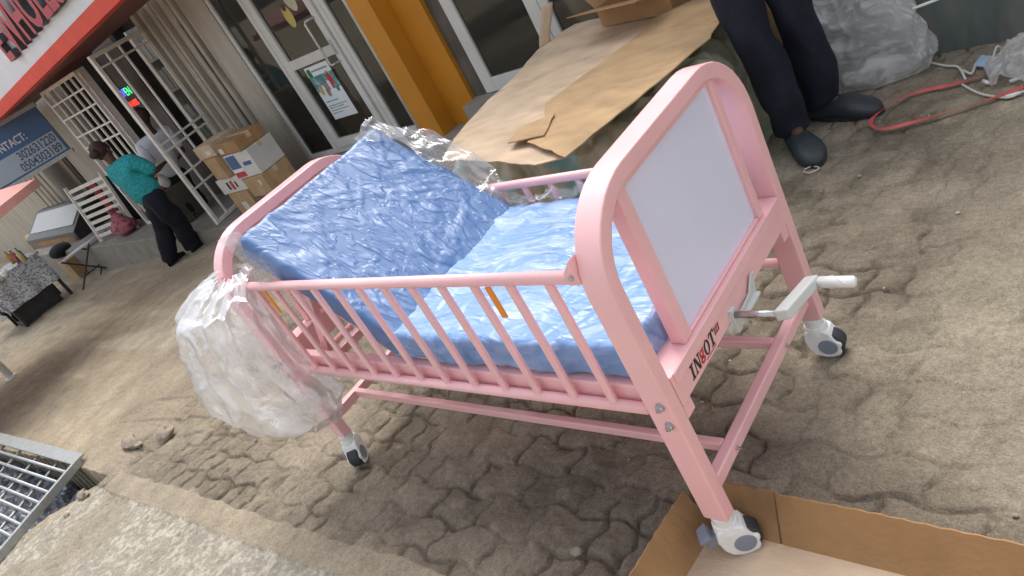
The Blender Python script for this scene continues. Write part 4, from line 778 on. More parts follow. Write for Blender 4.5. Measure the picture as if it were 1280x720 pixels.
def person(name, root, label, J, mats, clog=None, hair='short', sleeve='short', seed=0, k=1.0, hemlen=.0, bulk=1.0, leg=1.0, foot=1.0):
    """J: joints in world coordinates"""
    t = thing(name, root, label, 'person'); V = {a: Vector(b) for a, b in J.items()}
    mid = lambda a, b, f: V[a].lerp(V[b], f)
    P, C, N_, Hd = V['pelvis'], V['chest'], V['neck'], V['head']
    body = [[(P, (.07 * k, .055 * k)), (P.lerp(C, .5), (.09 * k, .07 * k)), (C, (.11 * k, .08 * k)), (N_, .045 * k), (Hd - (Hd - N_).normalized() * .03 * k, .07 * k), (Hd, (.078 * k, .092 * k)), (Hd + (Hd - N_).normalized() * .07 * k, (.062 * k, .075 * k))]]
    fw = Vector(J['face']).normalized(); sd = fw.cross(Vector((0, 0, 1))).normalized()
    body.append([(Hd, (.078 * k, .092 * k)), (Hd + fw * .085 * k - Vector((0, 0, .008)), .014 * k), (Hd + fw * .104 * k - Vector((0, 0, .022)), .011 * k)])
    for s in 'lr':
        body.append([(C, (.11 * k, .08 * k)), (V['sh' + s], .048 * k), (mid('sh' + s, 'el' + s, .5), .042 * k), (V['el' + s], .033 * k), (mid('el' + s, 'wr' + s, .4), .034 * k), (V['wr' + s], .022 * k)])
        dd = V['wr' + s] - V['el' + s]; body += hand(V['wr' + s], dd, fw if abs(dd.normalized().dot(fw)) < .9 else sd, k)
        body.append([(P, (.07 * k, .055 * k)), (V['hi' + s], .045 * k), (mid('hi' + s, 'kn' + s, .5), .058 * k), (V['kn' + s], .050 * k), (mid('kn' + s, 'an' + s, .35), .048 * k), (V['an' + s], .032 * k), (V['to' + s].lerp(V['an' + s], .4) - Vector((0, 0, .02)), .030 * k), (V['to' + s], .024 * k)])
    skin_mesh('body', body, M['skin'], t)
    for s_ in (-1, 1):
        q = MB(); e = Hd + fw * .076 * k + sd * s_ * .030 * k + Vector((0, 0, .010)); q.tube([e - fw * .008, e, e + fw * .006], [.010 * k, .011 * k, .005 * k], 10); q.build('eye', M['signwhite'], t, smooth=True)
        q = MB(); e = Hd + sd * s_ * .082 * k; q.tube([e - Vector((0, 0, .025)), e, e + Vector((0, 0, .025))], [.008 * k, .014 * k, .009 * k], 8); q.build('ear', M['skin'], t, smooth=True)
    q = MB(); e = Hd + fw * .080 * k - Vector((0, 0, .048 * k)); q.tube([e - sd * .02 * k, e + fw * .006, e + sd * .02 * k], [.004, .007 * k, .004], 8); q.build('mouth', M['pred'], t, smooth=True)
    up = (Hd - N_).normalized()
    q = MB(); rt = fw.cross(up).normalized(); f2 = up.cross(rt)
    def el(c_, r, a0=0.0):
        def f(u, v):
            a = 2 * PI * u; b = PI * v; d = rt * (math.cos(a) * math.sin(b) * r[0]) + f2 * (math.sin(a) * math.sin(b) * r[1]) + up * (math.cos(b) * r[2]); p = c_ + d
            return p + d.normalized() * .010 * nz(p, 22, seed) if d.length > 1e-6 else p
        return f
    q.grid(el(Hd + (up * .028 - fw * .020) * k, (.098 * k, .104 * k, .105 * k)), 32, 20, closeu=True)
    if hair == 'bun': q.grid(el(Hd + (-fw * .115 - up * .01) * k, (.058 * k, .055 * k, .055 * k)), 20, 14, closeu=True)
    q.build('hair', M['hair'], t, smooth=True)
    e = .020 * bulk
    sh = [[(P.lerp(C, -.05) - Vector((0, 0, hemlen)), (.128 * k + e, .10 * k + e)), (P.lerp(C, .5), (.115 * k + e, .09 * k + e)), (C, (.135 * k + e, .10 * k + e)), (C.lerp(N_, .75), (.062 * k + .01, .055 * k + .01))]]
    for s in 'lr':
        a = [(C, (.135 * k + e, .10 * k + e)), (V['sh' + s], .060 * k + e * .6), (mid('sh' + s, 'el' + s, .55), .055 * k + e * .6)]
        if sleeve == 'long': a += [(V['el' + s], .045 * k + e * .6), (mid('el' + s, 'wr' + s, .9), .030 * k + e * .4)]
        elif sleeve == 'three': a += [(V['el' + s], .052 * k + e * .6)]
        else: a += [(mid('sh' + s, 'el' + s, .85), .055 * k + e * .5)]
        sh.append(a)
    skin_mesh('shirt', sh, mats[0], t, 2, fold(seed, .022, 6))
    tr = [[(P, (.128 * k + .012 * leg, .11 * k + .012 * leg)), (P.lerp(C, .22), (.125 * k + .01, .10 * k + .01))]]
    for s in 'lr': tr.append([(P, (.128 * k + .012 * leg, .11 * k + .012 * leg)), (V['hi' + s], (.095 * k + .012) * leg), (mid('hi' + s, 'kn' + s, .5), (.088 * k + .012) * leg), (V['kn' + s], (.070 * k + .014) * leg), (mid('kn' + s, 'an' + s, .5), (.070 * k + .014) * leg), (mid('kn' + s, 'an' + s, .95), (.066 * k + .014) * leg), (V['an' + s] - Vector((0, 0, .052)), (.068 * k + .012) * leg)])
    skin_mesh('trousers', tr, mats[1], t, 2, fold(seed + 4, .034, 10))
    for s in 'lr':
        a = V['an' + s]; to = V['to' + s]; d = (to - a); d.z = 0; d.normalize(); zf = to.z - .03
        q = MB(); n = 26; sec = [(-.062, .018, .045), (-.055, .036, .068), (-.02, .040, .070), (.03, .040, .074), (.08, .046, .078), (.13, .054, .070), (.17, .052, .058), (.20, .040, .046), (.216, .022, .034), (.222, .006, .016)]
        side = Vector((-d.y, d.x, 0)); kk = k * foot
        def f(u, v):
            i = min(int(v * (len(sec) - 1)), len(sec) - 2); g = v * (len(sec) - 1) - i; x = sec[i][0] * (1 - g) + sec[i + 1][0] * g; w = sec[i][1] * (1 - g) + sec[i + 1][1] * g; h = sec[i][2] * (1 - g) + sec[i + 1][2] * g
            th = 2 * PI * u; cy = math.cos(th); sy = math.sin(th); cy = math.copysign(abs(cy) ** .8, cy); sy = math.copysign(abs(sy) ** .75, sy)
            p = Vector((a.x, a.y, zf)) + d * (x - .0) * kk + side * w * cy * kk; p.z = zf + max(0.0, h * (.5 + .5 * sy)) * kk; return p
        q.grid(f, n, 32, closeu=True); so = q.build('shoe', clog or M['black'], t, smooth=True)
        if clog:
            q = MB(); q.grid(lambda u, v: Vector((a.x, a.y, zf)) + d * (-.068 + .292 * (.5 - .5 * math.cos(PI * 1)) * 0 + 0) * 0 + d * (.078 + .148 * math.cos(2 * PI * u)) * kk + side * (.047 + .010 * math.cos(2 * PI * u)) * math.sin(2 * PI * u) * kk + Vector((0, 0, .022 * v)), 40, 1, closeu=True); q.build('sole', M['blackm'], so, smooth=True)
    return t
# man standing behind the bed: only his legs are inside the photograph
fa = Vector((1.085, 1.985, 0)); fb = Vector((1.17, 2.16, 0))
ja = at(1003, 165, z=.09); jb = at(1030, 125, z=.09)
J = dict(pelvis=(1.02, 2.12, .93), chest=(1.00, 2.10, 1.33), neck=(.99, 2.08, 1.50), head=(.98, 2.05, 1.64), face=(.3, -1, -.25),
         shl=(.79, 2.10, 1.42), ell=(.73, 2.06, 1.13), wrl=(.80, 1.88, .98), shr=(1.19, 2.14, 1.42), elr=(1.30, 2.10, 1.13), wrr=(1.24, 1.92, .98),
         hil=(.96, 2.08, .88), hir=(1.12, 2.15, .88), knl=(1.035, 1.98, .50), knr=(1.15, 2.14, .50), anl=(1.085, 1.965, .10), anr=(1.135, 2.185, .10), tol=(1.205, 1.80, .032), tor=(1.33, 2.145, .032))
man = person('person', (1.1, 2.05, 0), 'person standing behind the foot of the bed in dark navy trousers and black rubber clogs', J, (mat('grey_polo', (.10, .11, .14), .8, bump=.3), M['navy']), M['clog'], seed=80, k=.97, leg=1.08, foot=1.18)
# woman in teal
def gp(u, v): return at(u, v)
w1 = gp(218, 330); w2 = gp(246, 312); zz = min(w1.z, w2.z); c = (w1 + w2) / 2
hip = at(188, 222, y=c.y + .02); che = at(160, 213, y=c.y + .12)
hip = at(191, 246, y=c.y); nk = at(141, 203, y=c.y + .02); hd = at(129, 190, y=c.y + .03); che = at(157, 216, y=c.y + .01)
def along(a, b, f, off=(0, 0, 0)): return tuple(Vector(a).lerp(Vector(b), f) + Vector(off))
kw = (hd.z - zz) / 1.5
J = dict(pelvis=hip, chest=che, neck=nk, head=hd, face=(-.35, .9, -.35),
         shl=che + Vector((-.15, -.04, .06)), shr=che + Vector((.13, .08, .06)), ell=che + Vector((-.22, .02, -.15)), elr=che + Vector((.22, .16, -.12)), wrl=che + Vector((-.24, .22, -.14)), wrr=che + Vector((.08, .32, -.12)),
         hil=hip + Vector((-.085, .03, -.05)), hir=hip + Vector((.095, -.03, -.05)), knl=(hip + Vector((-.085, .03, -.05))).lerp(w1 + Vector((0, 0, .08)), .5) + Vector((-.03, .03, 0)), knr=(hip + Vector((.095, -.03, -.05))).lerp(w2 + Vector((0, 0, .08)), .5) + Vector((0, .03, 0)),
         anl=w1 + Vector((0, 0, .085)), anr=w2 + Vector((0, 0, .085)), tol=w1 + Vector((-.06, .14, .03)), tor=w2 + Vector((.02, .15, .03)))
person('person', tuple(c), 'person in a teal knitted top and dark trousers seen from behind, facing the barred gates', J, (M['teal'], M['navy']), None, 'bun', 'three', 90, k=.90, bulk=2.3, leg=1.25, hemlen=.03)
# person in white shirt behind the gate
yv = 2.55; f1 = at(258, 276, y=yv); f1.z = -.05; hp = at(215, 218, y=yv); ch = at(196, 178, y=yv); hh_ = at(180, 150, y=yv)
f1 = Vector((hp.x - .12, yv, -.05))
J = dict(pelvis=hp, chest=ch, neck=ch.lerp(hh_, .6), head=hh_ + Vector((0, 0, .02)), face=(-1, .3, -.2), shl=ch + Vector((0, -.17, .05)), shr=ch + Vector((0, .17, .05)), ell=ch + Vector((-.05, -.20, -.22)), elr=ch + Vector((-.05, .2, -.22)), wrl=ch + Vector((-.25, -.18, -.28)), wrr=ch + Vector((-.25, .15, -.28)),
         hil=hp + Vector((0, -.09, -.05)), hir=hp + Vector((0, .09, -.05)), knl=hp + Vector((.02, -.10, 0)) - Vector((0, 0, (hp.z + .05) * .52)), knr=hp + Vector((-.05, .09, 0)) - Vector((0, 0, (hp.z + .05) * .52)),
         anl=Vector((hp.x + .05, yv - .11, .03)), anr=Vector((hp.x - .05, yv + .09, .03)), tol=Vector((hp.x - .09, yv - .12, -.02)), tor=Vector((hp.x - .19, yv + .09, -.02)))
person('person', (hp.x, yv, -.05), 'person in a white short-sleeved shirt and dark trousers standing behind the barred gate', J, (M['shirt'], M['black']), None, 'short', 'short', 100, k=.86)
# ------------------------------------------------------------------ CARTON STACKS ON THE STEP
zs = -.055; GR = 'stacked delivery cartons on the step'; YB2 = 2.22
def stack_at(u0, v0, u1, v1, depth, m, label, labels=(), flaps=(), rz=0, base=None):
    """carton whose front face runs from bottom-left to top-right corner measured in the photo"""
    a = at(u0, v0, y=YB2); b = at(u1, v1, y=YB2); w = abs(b.x - a.x); h = b.z - a.z
    return a, b
bx = lambda px: at(*px, y=YB2)
spec = [  # x0,x1 , z0,z1 via bottom-left px and top-right px
    ((294, 268), (318, 215), 'card', 'brown carton with a white label at the bottom of the left stack', [('f', .35, .62, .25, .62, M['white_card'])], []),
]
def stk(xc, w, z0, h, m, lb, labels=(), rz=0, dpt=.30, y=2.42, flaps=()): return carton('cardboard_box', (xc, y, z0), (w, dpt, h), m, lb, flaps=flaps, rz=rz, labels=labels, group=GR)
stk(-4.30, .40, zs, .26, M['card'], 'brown carton with a white label at the bottom of the left stack on the step', [('f', .35, .62, .2, .6, M['white_card'])], rz=-.04)
stk(-4.32, .44, zs + .265, .15, M['white_card'], 'white printed carton in the middle of the left stack', [('f', .35, .43, .25, .75, M['blackink']), ('f', .50, .60, .2, .8, M['pred']), ('f', .68, .74, .3, .7, M['blackink'])], rz=.05)
stk(-4.36, .31, zs + .42, .22, M['card'], 'square brown carton above the white one in the left stack', rz=-.12)
stk(-4.36, .33, zs + .645, .12, M['cardl'], 'flat brown carton with a white label on top of the left stack', [('f', .55, .82, .2, .55, M['white_card'])], rz=.02)
stk(-3.90, .38, zs, .17, M['mauve'], 'dark purple bundle box at the foot of the right stack beside the pink bed', rz=.05)
stk(-3.88, .38, zs + .175, .20, M['card'], 'brown carton with a small label in the right stack', [('f', .70, .80, .55, .8, M['white_card'])], rz=-.03)
stk(-3.90, .40, zs + .38, .24, M['white_card'], 'white carton with a blue and red printed panel in the right stack', [('f', .04, .44, .42, .95, M['signblue']), ('f', .04, .44, .28, .40, M['signwhite']), ('f', .04, .44, .06, .27, M['pred']), ('f', .58, .90, .45, .60, M['signblue'])], rz=.06)
stk(-3.93, .40, zs + .625, .11, M['cardd'], 'flat orange-brown carton with a white label on top of the right stack', [('f', .04, .24, .15, .6, M['white_card'])], rz=-.05)
# ------------------------------------------------------------------ STALL AND CLUTTER AT THE LEFT
def gpt(u, v): p = at(u, v); return p
T0 = gpt(30, 402); T1 = gpt(84, 366)
tb = thing('stall_table', tuple((T0 + T1) / 2), 'low stall table under a grey patterned cloth with snacks on it, at the left edge', 'table')
zg = (T0.z + T1.z) / 2; tx0, tx1 = T0.x - .10, T1.x + .30; ty = (T0.y + T1.y) / 2; tz = zg + .70
ty = T0.y - .12
q = MB(); q.box(tx0, tx1, ty, ty + .75, tz - .03, tz); q.build('table_top', M['card'], tb)
for x in (tx0 + .04, tx1 - .04):
    for y in (ty + .04, ty + .71): q = MB(); q.box(x - .02, x + .02, y - .02, y + .02, zg - .02, tz - .03); q.build('leg', M['blackm'], tb)
def cloth(u, v):
    X_ = (tx1 - tx0 + .06 + .42) * u; x = tx0 - .03 + X_; dr1 = max(0, x - (tx1 + .02)); x = min(x, tx1 + .02 + .12 * dr1)
    Y_ = 1.15 * (1 - v) ; y = ty + .72 - Y_; dr2 = max(0, (ty - .02) - y); y = max(y, ty - .02 - .10 * dr2)
    w_ = .03 * math.sin(X_ * 19) * dr2 * 2.5; dr2 *= (.8 + .45 * math.sin(X_ * 4 + .5))
    z = tz + .006 - max(dr1, dr2) - .25 * min(dr1, dr2); return Vector((x + .03 * math.sin(Y_ * 21) * dr1 * 2, y + w_, z + .003 * nz((x * 9, y * 9, 0))))
q = MB(); q.grid(cloth, 110, 80); o = q.build('tablecloth', M['lace'], smooth=True, solid=.003); tag(o, 'grey patterned cloth draped over the low stall table', 'tablecloth')
cb = thing('cabinet', (tx0 + .5, ty + .1, zg), 'dark metal box with an open grimy front under the stall table', 'cabinet')
q = MB(); q.box(tx0 + .15, tx1 - .08, ty + .04, ty + .60, zg - .02, zg + .07); q.box(tx0 + .15, tx0 + .18, ty + .04, ty + .6, zg + .07, zg + .5); q.box(tx1 - .11, tx1 - .08, ty + .04, ty + .6, zg + .07, zg + .5); q.box(tx0 + .18, tx1 - .11, ty + .55, ty + .6, zg + .07, zg + .5); q.build('cabinet_body', M['blackm'], cb, bevel=.004)
q = MB(); q.box(tx0 + .18, tx1 - .11, ty + .30, ty + .5, zg + .07, zg + .30); q.build('contents', M['rubbish'], cb)
for i in range(9):
    q = MB(); cx = tx0 + .15 + i * .10; cy = ty + .12 + .05 * (i % 3); q.grid(lambda u, v: Vector((cx, cy, tz + .04)) + Vector((math.cos(2 * PI * u) * math.sin(PI * v) * .06, math.sin(2 * PI * u) * math.sin(PI * v) * .05, -math.cos(PI * v) * .045)) * (1 + .4 * nz((u * 4, v * 4, i))), 14, 10, closeu=True); o = q.build('snack_packet', M['brownitem'] if i < 5 else M['white_card'], smooth=True); tag(o, 'small golden snack packet on the stall table' if i < 5 else 'small pale packet on the stall table', 'packet', 'golden snack packets' if i < 5 else 'pale packets')
for i in range(5):
    bx_ = tx0 + .35 + i * .13; by_ = ty + .50 + .04 * (i % 2); q = MB(); q.tube([(bx_, by_, tz + .008), (bx_, by_, tz + .13), (bx_, by_, tz + .16), (bx_, by_, tz + .20)], [.032, .032, .014, .014], 12); o = q.build('bottle', [M['brownitem'], M['signwhite'], M['plaid'], M['signblue'], M['yellow']][i], smooth=True); tag(o, ['amber', 'white', 'maroon', 'blue', 'pale yellow'][i] + ' bottle at the back of the stall table', 'bottle')
# machine on a carton
mc = at(60, 290, y=T1.y + .75); my = T1.y + .75
m0 = at(36, 304, y=my); m1 = at(78, 276, y=my)
za = min(m0.z, m1.z) - .18
mt_ = thing('display_cabinet', ((m0.x + m1.x) / 2, my, za), 'dark grey machine with a sloping glass lid standing on a brown carton beside the stall', 'machine')
xa, xb = m0.x - .05, m1.x + .05
q = MB(); q.add([(xa, my, za), (xb, my, za), (xb, my + .6, za), (xa, my + .6, za), (xa, my, za + .22), (xb, my, za + .22), (xb, my + .45, za + .52), (xa, my + .45, za + .52), (xb, my + .6, za + .50), (xa, my + .6, za + .50)], [(3, 2, 1, 0), (0, 1, 5, 4), (4, 5, 6, 7), (7, 6, 8, 9), (9, 8, 2, 3), (0, 4, 7, 9, 3), (1, 2, 8, 6, 5)]); mcb = q.build('machine_body', M['blackm'], mt_, bevel=.012)
n_ = Vector((0, -.30, .45)).normalized(); q = MB(); a_ = Vector((xa + .14, my + .10, za + .287)); b_ = Vector((xb - .14, my + .10, za + .287)); up_ = Vector((0, .38, .253)); q.poly([a_ + n_ * .002, b_ + n_ * .002, b_ + up_ * .8 + n_ * .002, a_ + up_ * .8 + n_ * .002], n_, .006); q.build('glass_lid', mat('lid_glass', (.15, .15, .14), .25, coat=.3), mt_)
q = MB(); q.box(xa + .3, xb - .15, my - .004, my - .001, za + .06, za + .16); q.build('front_plate', M['cardd'], mt_)
q = MB(); q.box(xa - .42, xa - .02, my + .1, my + .55, za - .02, za + .26); o = q.build('yellow_box', M['yellow'], bevel=.03); tag(o, 'pale yellow plastic box left of the dark machine', 'box')
zc_ = gz(m0.x); carton('cardboard_box', ((xa + xb) / 2 + .1, my + .30, zc_ - .02), (xb - xa + .1, .55, za - zc_ + .018), M['card'], 'large brown carton carrying the dark machine by the stall')
carton('cardboard_box', (xa - .15, my + .30, gz(xa) - .03), (.65, .5, za - zc_ + .01), M['cardl'], 'pale brown carton under the yellow box by the stall')
cpt = gpt(96, 352); carton('cardboard_box', (cpt.x - .25, cpt.y + .25, cpt.z - .02), (.42, .34, .33), M['card'], 'small brown carton on the ground under the folding stool')
q = MB(); cc = Vector((cpt.x - .42, cpt.y + .22, cpt.z + .34)); q.grid(lambda u, v: cc + Vector((math.cos(2 * PI * u) * math.sin(PI * v) * .20, math.sin(2 * PI * u) * math.sin(PI * v) * .16, -math.cos(PI * v) * .10 + .08)) * (1 + .0 * u), 24, 14, closeu=True); o = q.build('black_bag', M['black'], smooth=True); tag(o, 'round black bag on the small carton beside the stall table', 'bag')
# folding stool
fs0 = gpt(104, 362); fs1 = gpt(146, 332); st_ = thing('folding_stool', tuple((fs0 + fs1) / 2), 'folding stool with thin dark crossed legs and a pale seat, in front of the cartons', 'stool')
zst = fs0.z + .44; dx_ = (fs1 - fs0); dx_.z = 0; dep = Vector((-.1, .32, 0))
q = MB(); a_ = Vector((fs0.x - .02, fs0.y, zst)); q.poly([a_, a_ + dx_ * .85, a_ + dx_ * .85 + dep, a_ + dep], (0, 0, 1), .018); q.build('seat', M['signwhite'], st_)
for o_ in (Vector((0, 0, 0)), dep):
    for s0, s1 in ((0.05, .9), (.85, 0)): q = MB(); q.tube([a_ + dx_ * s0 + o_, Vector((a_.x, a_.y, fs0.z - .01)) + dx_ * s1 + o_], .012, 8); q.build('leg', M['blackm'], st_)
q = MB(); q.tube([Vector((a_.x, a_.y, fs0.z + .12)) + dx_ * .2, Vector((a_.x, a_.y, fs0.z + .12)) + dx_ * .2 + dep], .009, 6); q.build('stretcher', M['blackm'], st_)
# plaid bag
pb = at(133, 312, z=zs); pb.y = max(pb.y, 2.16)  
def bag2(u, v):
    th = 2 * PI * u; r = [.10, .20, .21, .17, .09, .05, .07][min(int(v * 6), 6)] * (1 - (v * 6 - int(v * 6))) + [.10, .20, .21, .17, .09, .05, .07, .07][min(int(v * 6) + 1, 7)] * (v * 6 - int(v * 6))
    p = Vector((pb.x + r * math.cos(th), pb.y + .2 + r * .7 * math.sin(th), zs + .36 * v)); return p + Vector((nz(p, 8, 1), nz(p, 8, 2), 0)) * .03
q = MB(); q.grid(bag2, 40, 30, closeu=True); o = q.build('plaid_bag', M['plaid'], smooth=True); tag(o, 'pink and maroon plaid bag tied at the top, sitting on the grey step', 'bag')
# slatted rack
a1 = at(172, 285, z=zs); a0 = at(128, 302, z=zs)
rk = thing('slatted_rack', tuple((a0 + a1) / 2), 'white slatted metal rack standing on the step behind the plaid bag', 'rack')
up1 = Vector((-.05, .10, .80)); 
q = MB(); q.bar(a0, a0 + up1, .04); q.build('rack_post', M['gatep'], rk, bevel=.003); q = MB(); q.bar(a1, a1 + up1, .04); q.build('rack_post', M['gatep'], rk, bevel=.003)
for i in range(8): p_ = a0 + up1 * (.10 + i * .115); r2 = a1 + up1 * (.10 + i * .115); q = MB(); q.bar(p_ + (r2 - p_).normalized() * .021, r2 - (r2 - p_).normalized() * .021, .012, .045); q.build('slat', M['gatep'], rk)
for i, (dx, mm, lb) in enumerate(((-.1, 'pred', 'red garment hanging behind the white slatted rack'), (.35, 'black', 'dark garment hanging behind the white slatted rack'))):
    q = MB(); c_ = a0.lerp(a1, .35 + .4 * i) + Vector((0, .22, 0)); q.grid(lambda u, v: c_ + Vector((-.16 + .32 * u, .02 * math.sin(u * 18), .05 + .65 * v)), 30, 10); o = q.build('hanging_garment', M[mm], smooth=True, solid=.01); tag(o, lb, 'garment')
q = MB(); c_ = at(200, 245, y=2.35); q.box(c_.x - .25, c_.x + .25, 2.3, 2.6, zs, zs + .42); o = q.build('goods_stand', M['dark2'], bevel=.01); tag(o, 'low dark stand of goods between the person in teal and the gate', 'stand')
for i in range(6):
    q = MB(); px_ = c_.x - .2 + .08 * i; q.grid(lambda u, v: Vector((px_, 2.38 + .04 * (i % 2), zs + .50)) + Vector((math.cos(2 * PI * u) * math.sin(PI * v) * .06, math.sin(2 * PI * u) * math.sin(PI * v) * .06, -math.cos(PI * v) * .08)) * (1 + .5 * nz((u * 3, v * 3, i + 9))), 12, 10, closeu=True); o = q.build('wrapped_item', [M['bubble'], M['plaid'], M['white_card']][i % 3], smooth=True); tag(o, 'small wrapped goods heaped on the low dark stand by the gate', 'goods', 'wrapped goods on the low stand')
# umbrella canopy at the left edge and its post
ut = at(46, 226, y=T0.y + .2); PR = 1.75; PA = math.atan2(-(ut.x - CC.x), (ut.y - CC.y)); uc = Vector((ut.x - PR * math.cos(PA), ut.y - PR * math.sin(PA), 0))
um = thing('parasol', (uc.x, uc.y, gz(uc.x)), 'faded pink parasol canopy over the stall at the left edge', 'parasol')
zt_ = ut.z + .02
q = MB(); rim = [uc + Vector((PR * math.cos(i * PI / 4 + PA), PR * math.sin(i * PI / 4 + PA), zt_)) for i in range(8)]; ap = uc + Vector((0, 0, zt_ + .45)); q.add(rim + [ap] + [r_v - Vector((0, 0, .07)) for r_v in rim], [(i, (i + 1) % 8, 8) for i in range(8)] + [(i, i + 9, (i + 1) % 8 + 9, (i + 1) % 8) for i in range(8)]); q.build('canopy', M['umb'], um, solid=.003)
q = MB(); q.tube([uc + Vector((0, 0, gz(uc.x) - .02)), ap - Vector((0, 0, .01))], .03, 14); q.tube([uc + Vector((0, 0, gz(uc.x) - .02)), uc + Vector((0, 0, gz(uc.x) + .03))], .045, 14); q.build('pole', M['white_pl'], um, smooth=True)
pp = at(15, 472); q = MB(); q.tube([(pp.x, pp.y, pp.z - .02), (pp.x - .03, pp.y, pp.z + 1.9)], .035, 16); q.tube([(pp.x, pp.y, pp.z - .01), (pp.x, pp.y, pp.z + .02)], .055, 16); o = q.build('white_post', M['white_pl'], smooth=True); tag(o, 'round white post standing on the sand at the left edge', 'post')
# utility column left
q = MB(); cpx = at(60, 215, y=2.9); q.tube([(cpx.x, 3.0, -.5), (cpx.x, 3.0, 3.0)], .16, 24); o = q.build('concrete_column', M['concrete'], smooth=True); tag(o, 'round grey concrete column behind the machine, under the blue sign', 'column')
q = MB(); q.box(cpx.x + .3, cpx.x + 1.1, 3.2, 3.24, -.3, 1.3); o = q.build('patterned_banner', mat('banner', (.10, .12, .12), .6, col2=(.38, .40, .42), c2scale=4, c2amt=(.5, .54), stretch=(1, 1, .6))); tag(o, 'dark and pale patterned banner between the column and the lattice gate', 'banner')
q = MB(); 
for i in range(9): q.box(cpx.x - 2.6 + i * .28, cpx.x - 2.6 + i * .28 + .2, 3.2, 3.3, -.5, 1.6)
o = q.build('shutter', M['cream2'], bevel=.01); tag(o, 'worn cream metal shutter behind the stall under the blue sign', 'shutter')
q = MB(); q.box(-22, -10.6, 3.3, 3.5, -.8, 1.5); o = q.build('far_wall', M['cream2']); tag(o, 'far cream wall at the left beyond the stall', 'wall')
# ------------------------------------------------------------------ DRAIN GRATE, STONES
gr = thing('drain_grate', (-2.8, -.8, .02), 'welded steel bar grate lying over the open drain at the lower left', 'grate')
TL = Vector((-4.0, -.545, .035)); TR = Vector((-2.11, -.43, .035)); BR = Vector((-1.72, -1.27, .035)); dn = (BR - TR); BL = TL + dn
q = MB(); q.bar(TL, TR, .075, .012); ob_ = q.build('edge_plate', M['galv'], gr, bevel=.002)
q = MB(); q.bar(TR + Vector((0, 0, -.012)), BR + Vector((0, 0, -.012)), .022, .045); q.build('side_bar', M['galv'], gr, bevel=.002)
for i in range(1, 13): f = i * .0745 + .02; q = MB(); q.tube([TL + dn * f + Vector((0, 0, -.012)), TR + dn * f + Vector((-.006, 0, -.012))], .0095, 8); q.build('grate_bar', M['galv'], gr, smooth=True)
for f in (.12, .30, .48, .66, .84, .95): q = MB(); q.tube([TL.lerp(TR, f) + Vector((0, 0, -.030)), TL.lerp(TR, f) + dn + Vector((0, 0, -.030))], .008, 8); q.build('cross_rod', M['galv'], gr, smooth=True)
q = MB(); q.grid(lambda u, v: Vector((-4.2 + 2.5 * u, -2.0 + 1.5 * v, -.25 + .07 * nz((u * 14, v * 9, 0)) + .05 * nz((u * 40, v * 25, 3)))), 150, 100); o = q.build('drain_rubbish', M['rubbish'], smooth=True); tag(o, 'wet litter and black water in the open drain under the grate', 'litter', kind='stuff')
def rock(p, r, label, sq=(1, .8, .55), seed=0):
    q = MB(); q.grid(lambda u, v: Vector(p) + Vector((math.cos(2 * PI * u) * math.sin(PI * v) * r * sq[0], math.sin(2 * PI * u) * math.sin(PI * v) * r * sq[1], -math.cos(PI * v) * r * sq[2] + r * .3)) * 1 + Vector((1, 1, .6)) * r * .35 * nz((math.cos(2 * PI * u) * math.sin(PI * v), math.sin(2 * PI * u) * math.sin(PI * v), math.cos(PI * v)), 1.6, seed), 24, 16, closeu=True)
    o = q.build('stone', M['stone'], smooth=False); return tag(o, label, 'stone')
p_ = at(208, 546); rock(p_, .055, 'largest loose grey-brown stone on the sand edge left of the bed', (1.1, .8, .6), 1)
p_ = at(168, 556); rock(p_, .075, 'long broken slab of concrete beside the gully, left of the largest stone', (1.6, .5, .35), 2)
p_ = at(105, 620, z=0); rock(p_, .035, 'pale stone on the lip of the open drain', (1.2, .8, .6), 3); p_ = at(84, 645, z=0); rock(p_, .016, 'tiny pale pebble on the lip of the open drain', (1, 1, .7), 4)
p_ = at(722, 691, z=0); rock(p_, .016, 'small pale stone on the paving left of the low open box', (1.2, .8, .6), 5)
p_ = at(948, 608, z=0); rock(p_, .018, 'dark pebble behind the rim of the low open box', (1.4, .8, .5), 6)
rk_ = random.Random(11)
for i in range(150):
    x, y = rk_.uniform(-1.6, 3.0), rk_.uniform(-.6, 2.2); r0 = rk_.uniform(.002, .0065)
    q = MB(); q.grid(lambda u, v: Vector((x, y, .001)) + Vector((math.cos(2 * PI * u) * math.sin(PI * v) * r0 * 1.3, math.sin(2 * PI * u) * math.sin(PI * v) * r0, -math.cos(PI * v) * r0 * .7)), 6, 4, closeu=True)
    if i == 0: grav = MB()
    grav.add(q.v, q.f)
o = grav.build('grit', mat('grit', (.42, .36, .28), .9, vary=.5, vscale=9)); tag(o, 'scattered grit and tiny pebbles on the dusty paving', 'grit', kind='stuff')
# ------------------------------------------------------------------ BUBBLE WRAP, STRAP, CORDS
def heap(u, v):
    th = 2 * PI * u; T = [.30, .30, .285, .255, .22, .17, .10, .02]; f = v * 7; i = min(int(f), 6); r = T[i] * (1 - f + i) + T[i + 1] * (f - i)
    p = Vector((1.20 + r * .98 * math.cos(th), 2.50 + r * .40 * math.sin(th) , .005 + .60 * v)); d = Vector((nz(p, 5, 61), nz(p, 5, 62), nz(p, 5, 63) * .4)) * .08 + Vector((math.cos(th), math.sin(th), 0)) * (.035 * ridge(p, 4, 64) ** 2 + .012 * ridge(p, 7, 65) ** 2)
    p = p + d * min(1, v * 5 + .35); p.z = max(p.z, .004); return p
q = MB(); q.grid(heap, 130, 80, closeu=True); o = q.build('bubble_wrap', M['bubble'], smooth=True); tag(o, 'big crumpled heap of bubble wrap behind the standing man, against the painted step', 'bubble wrap')
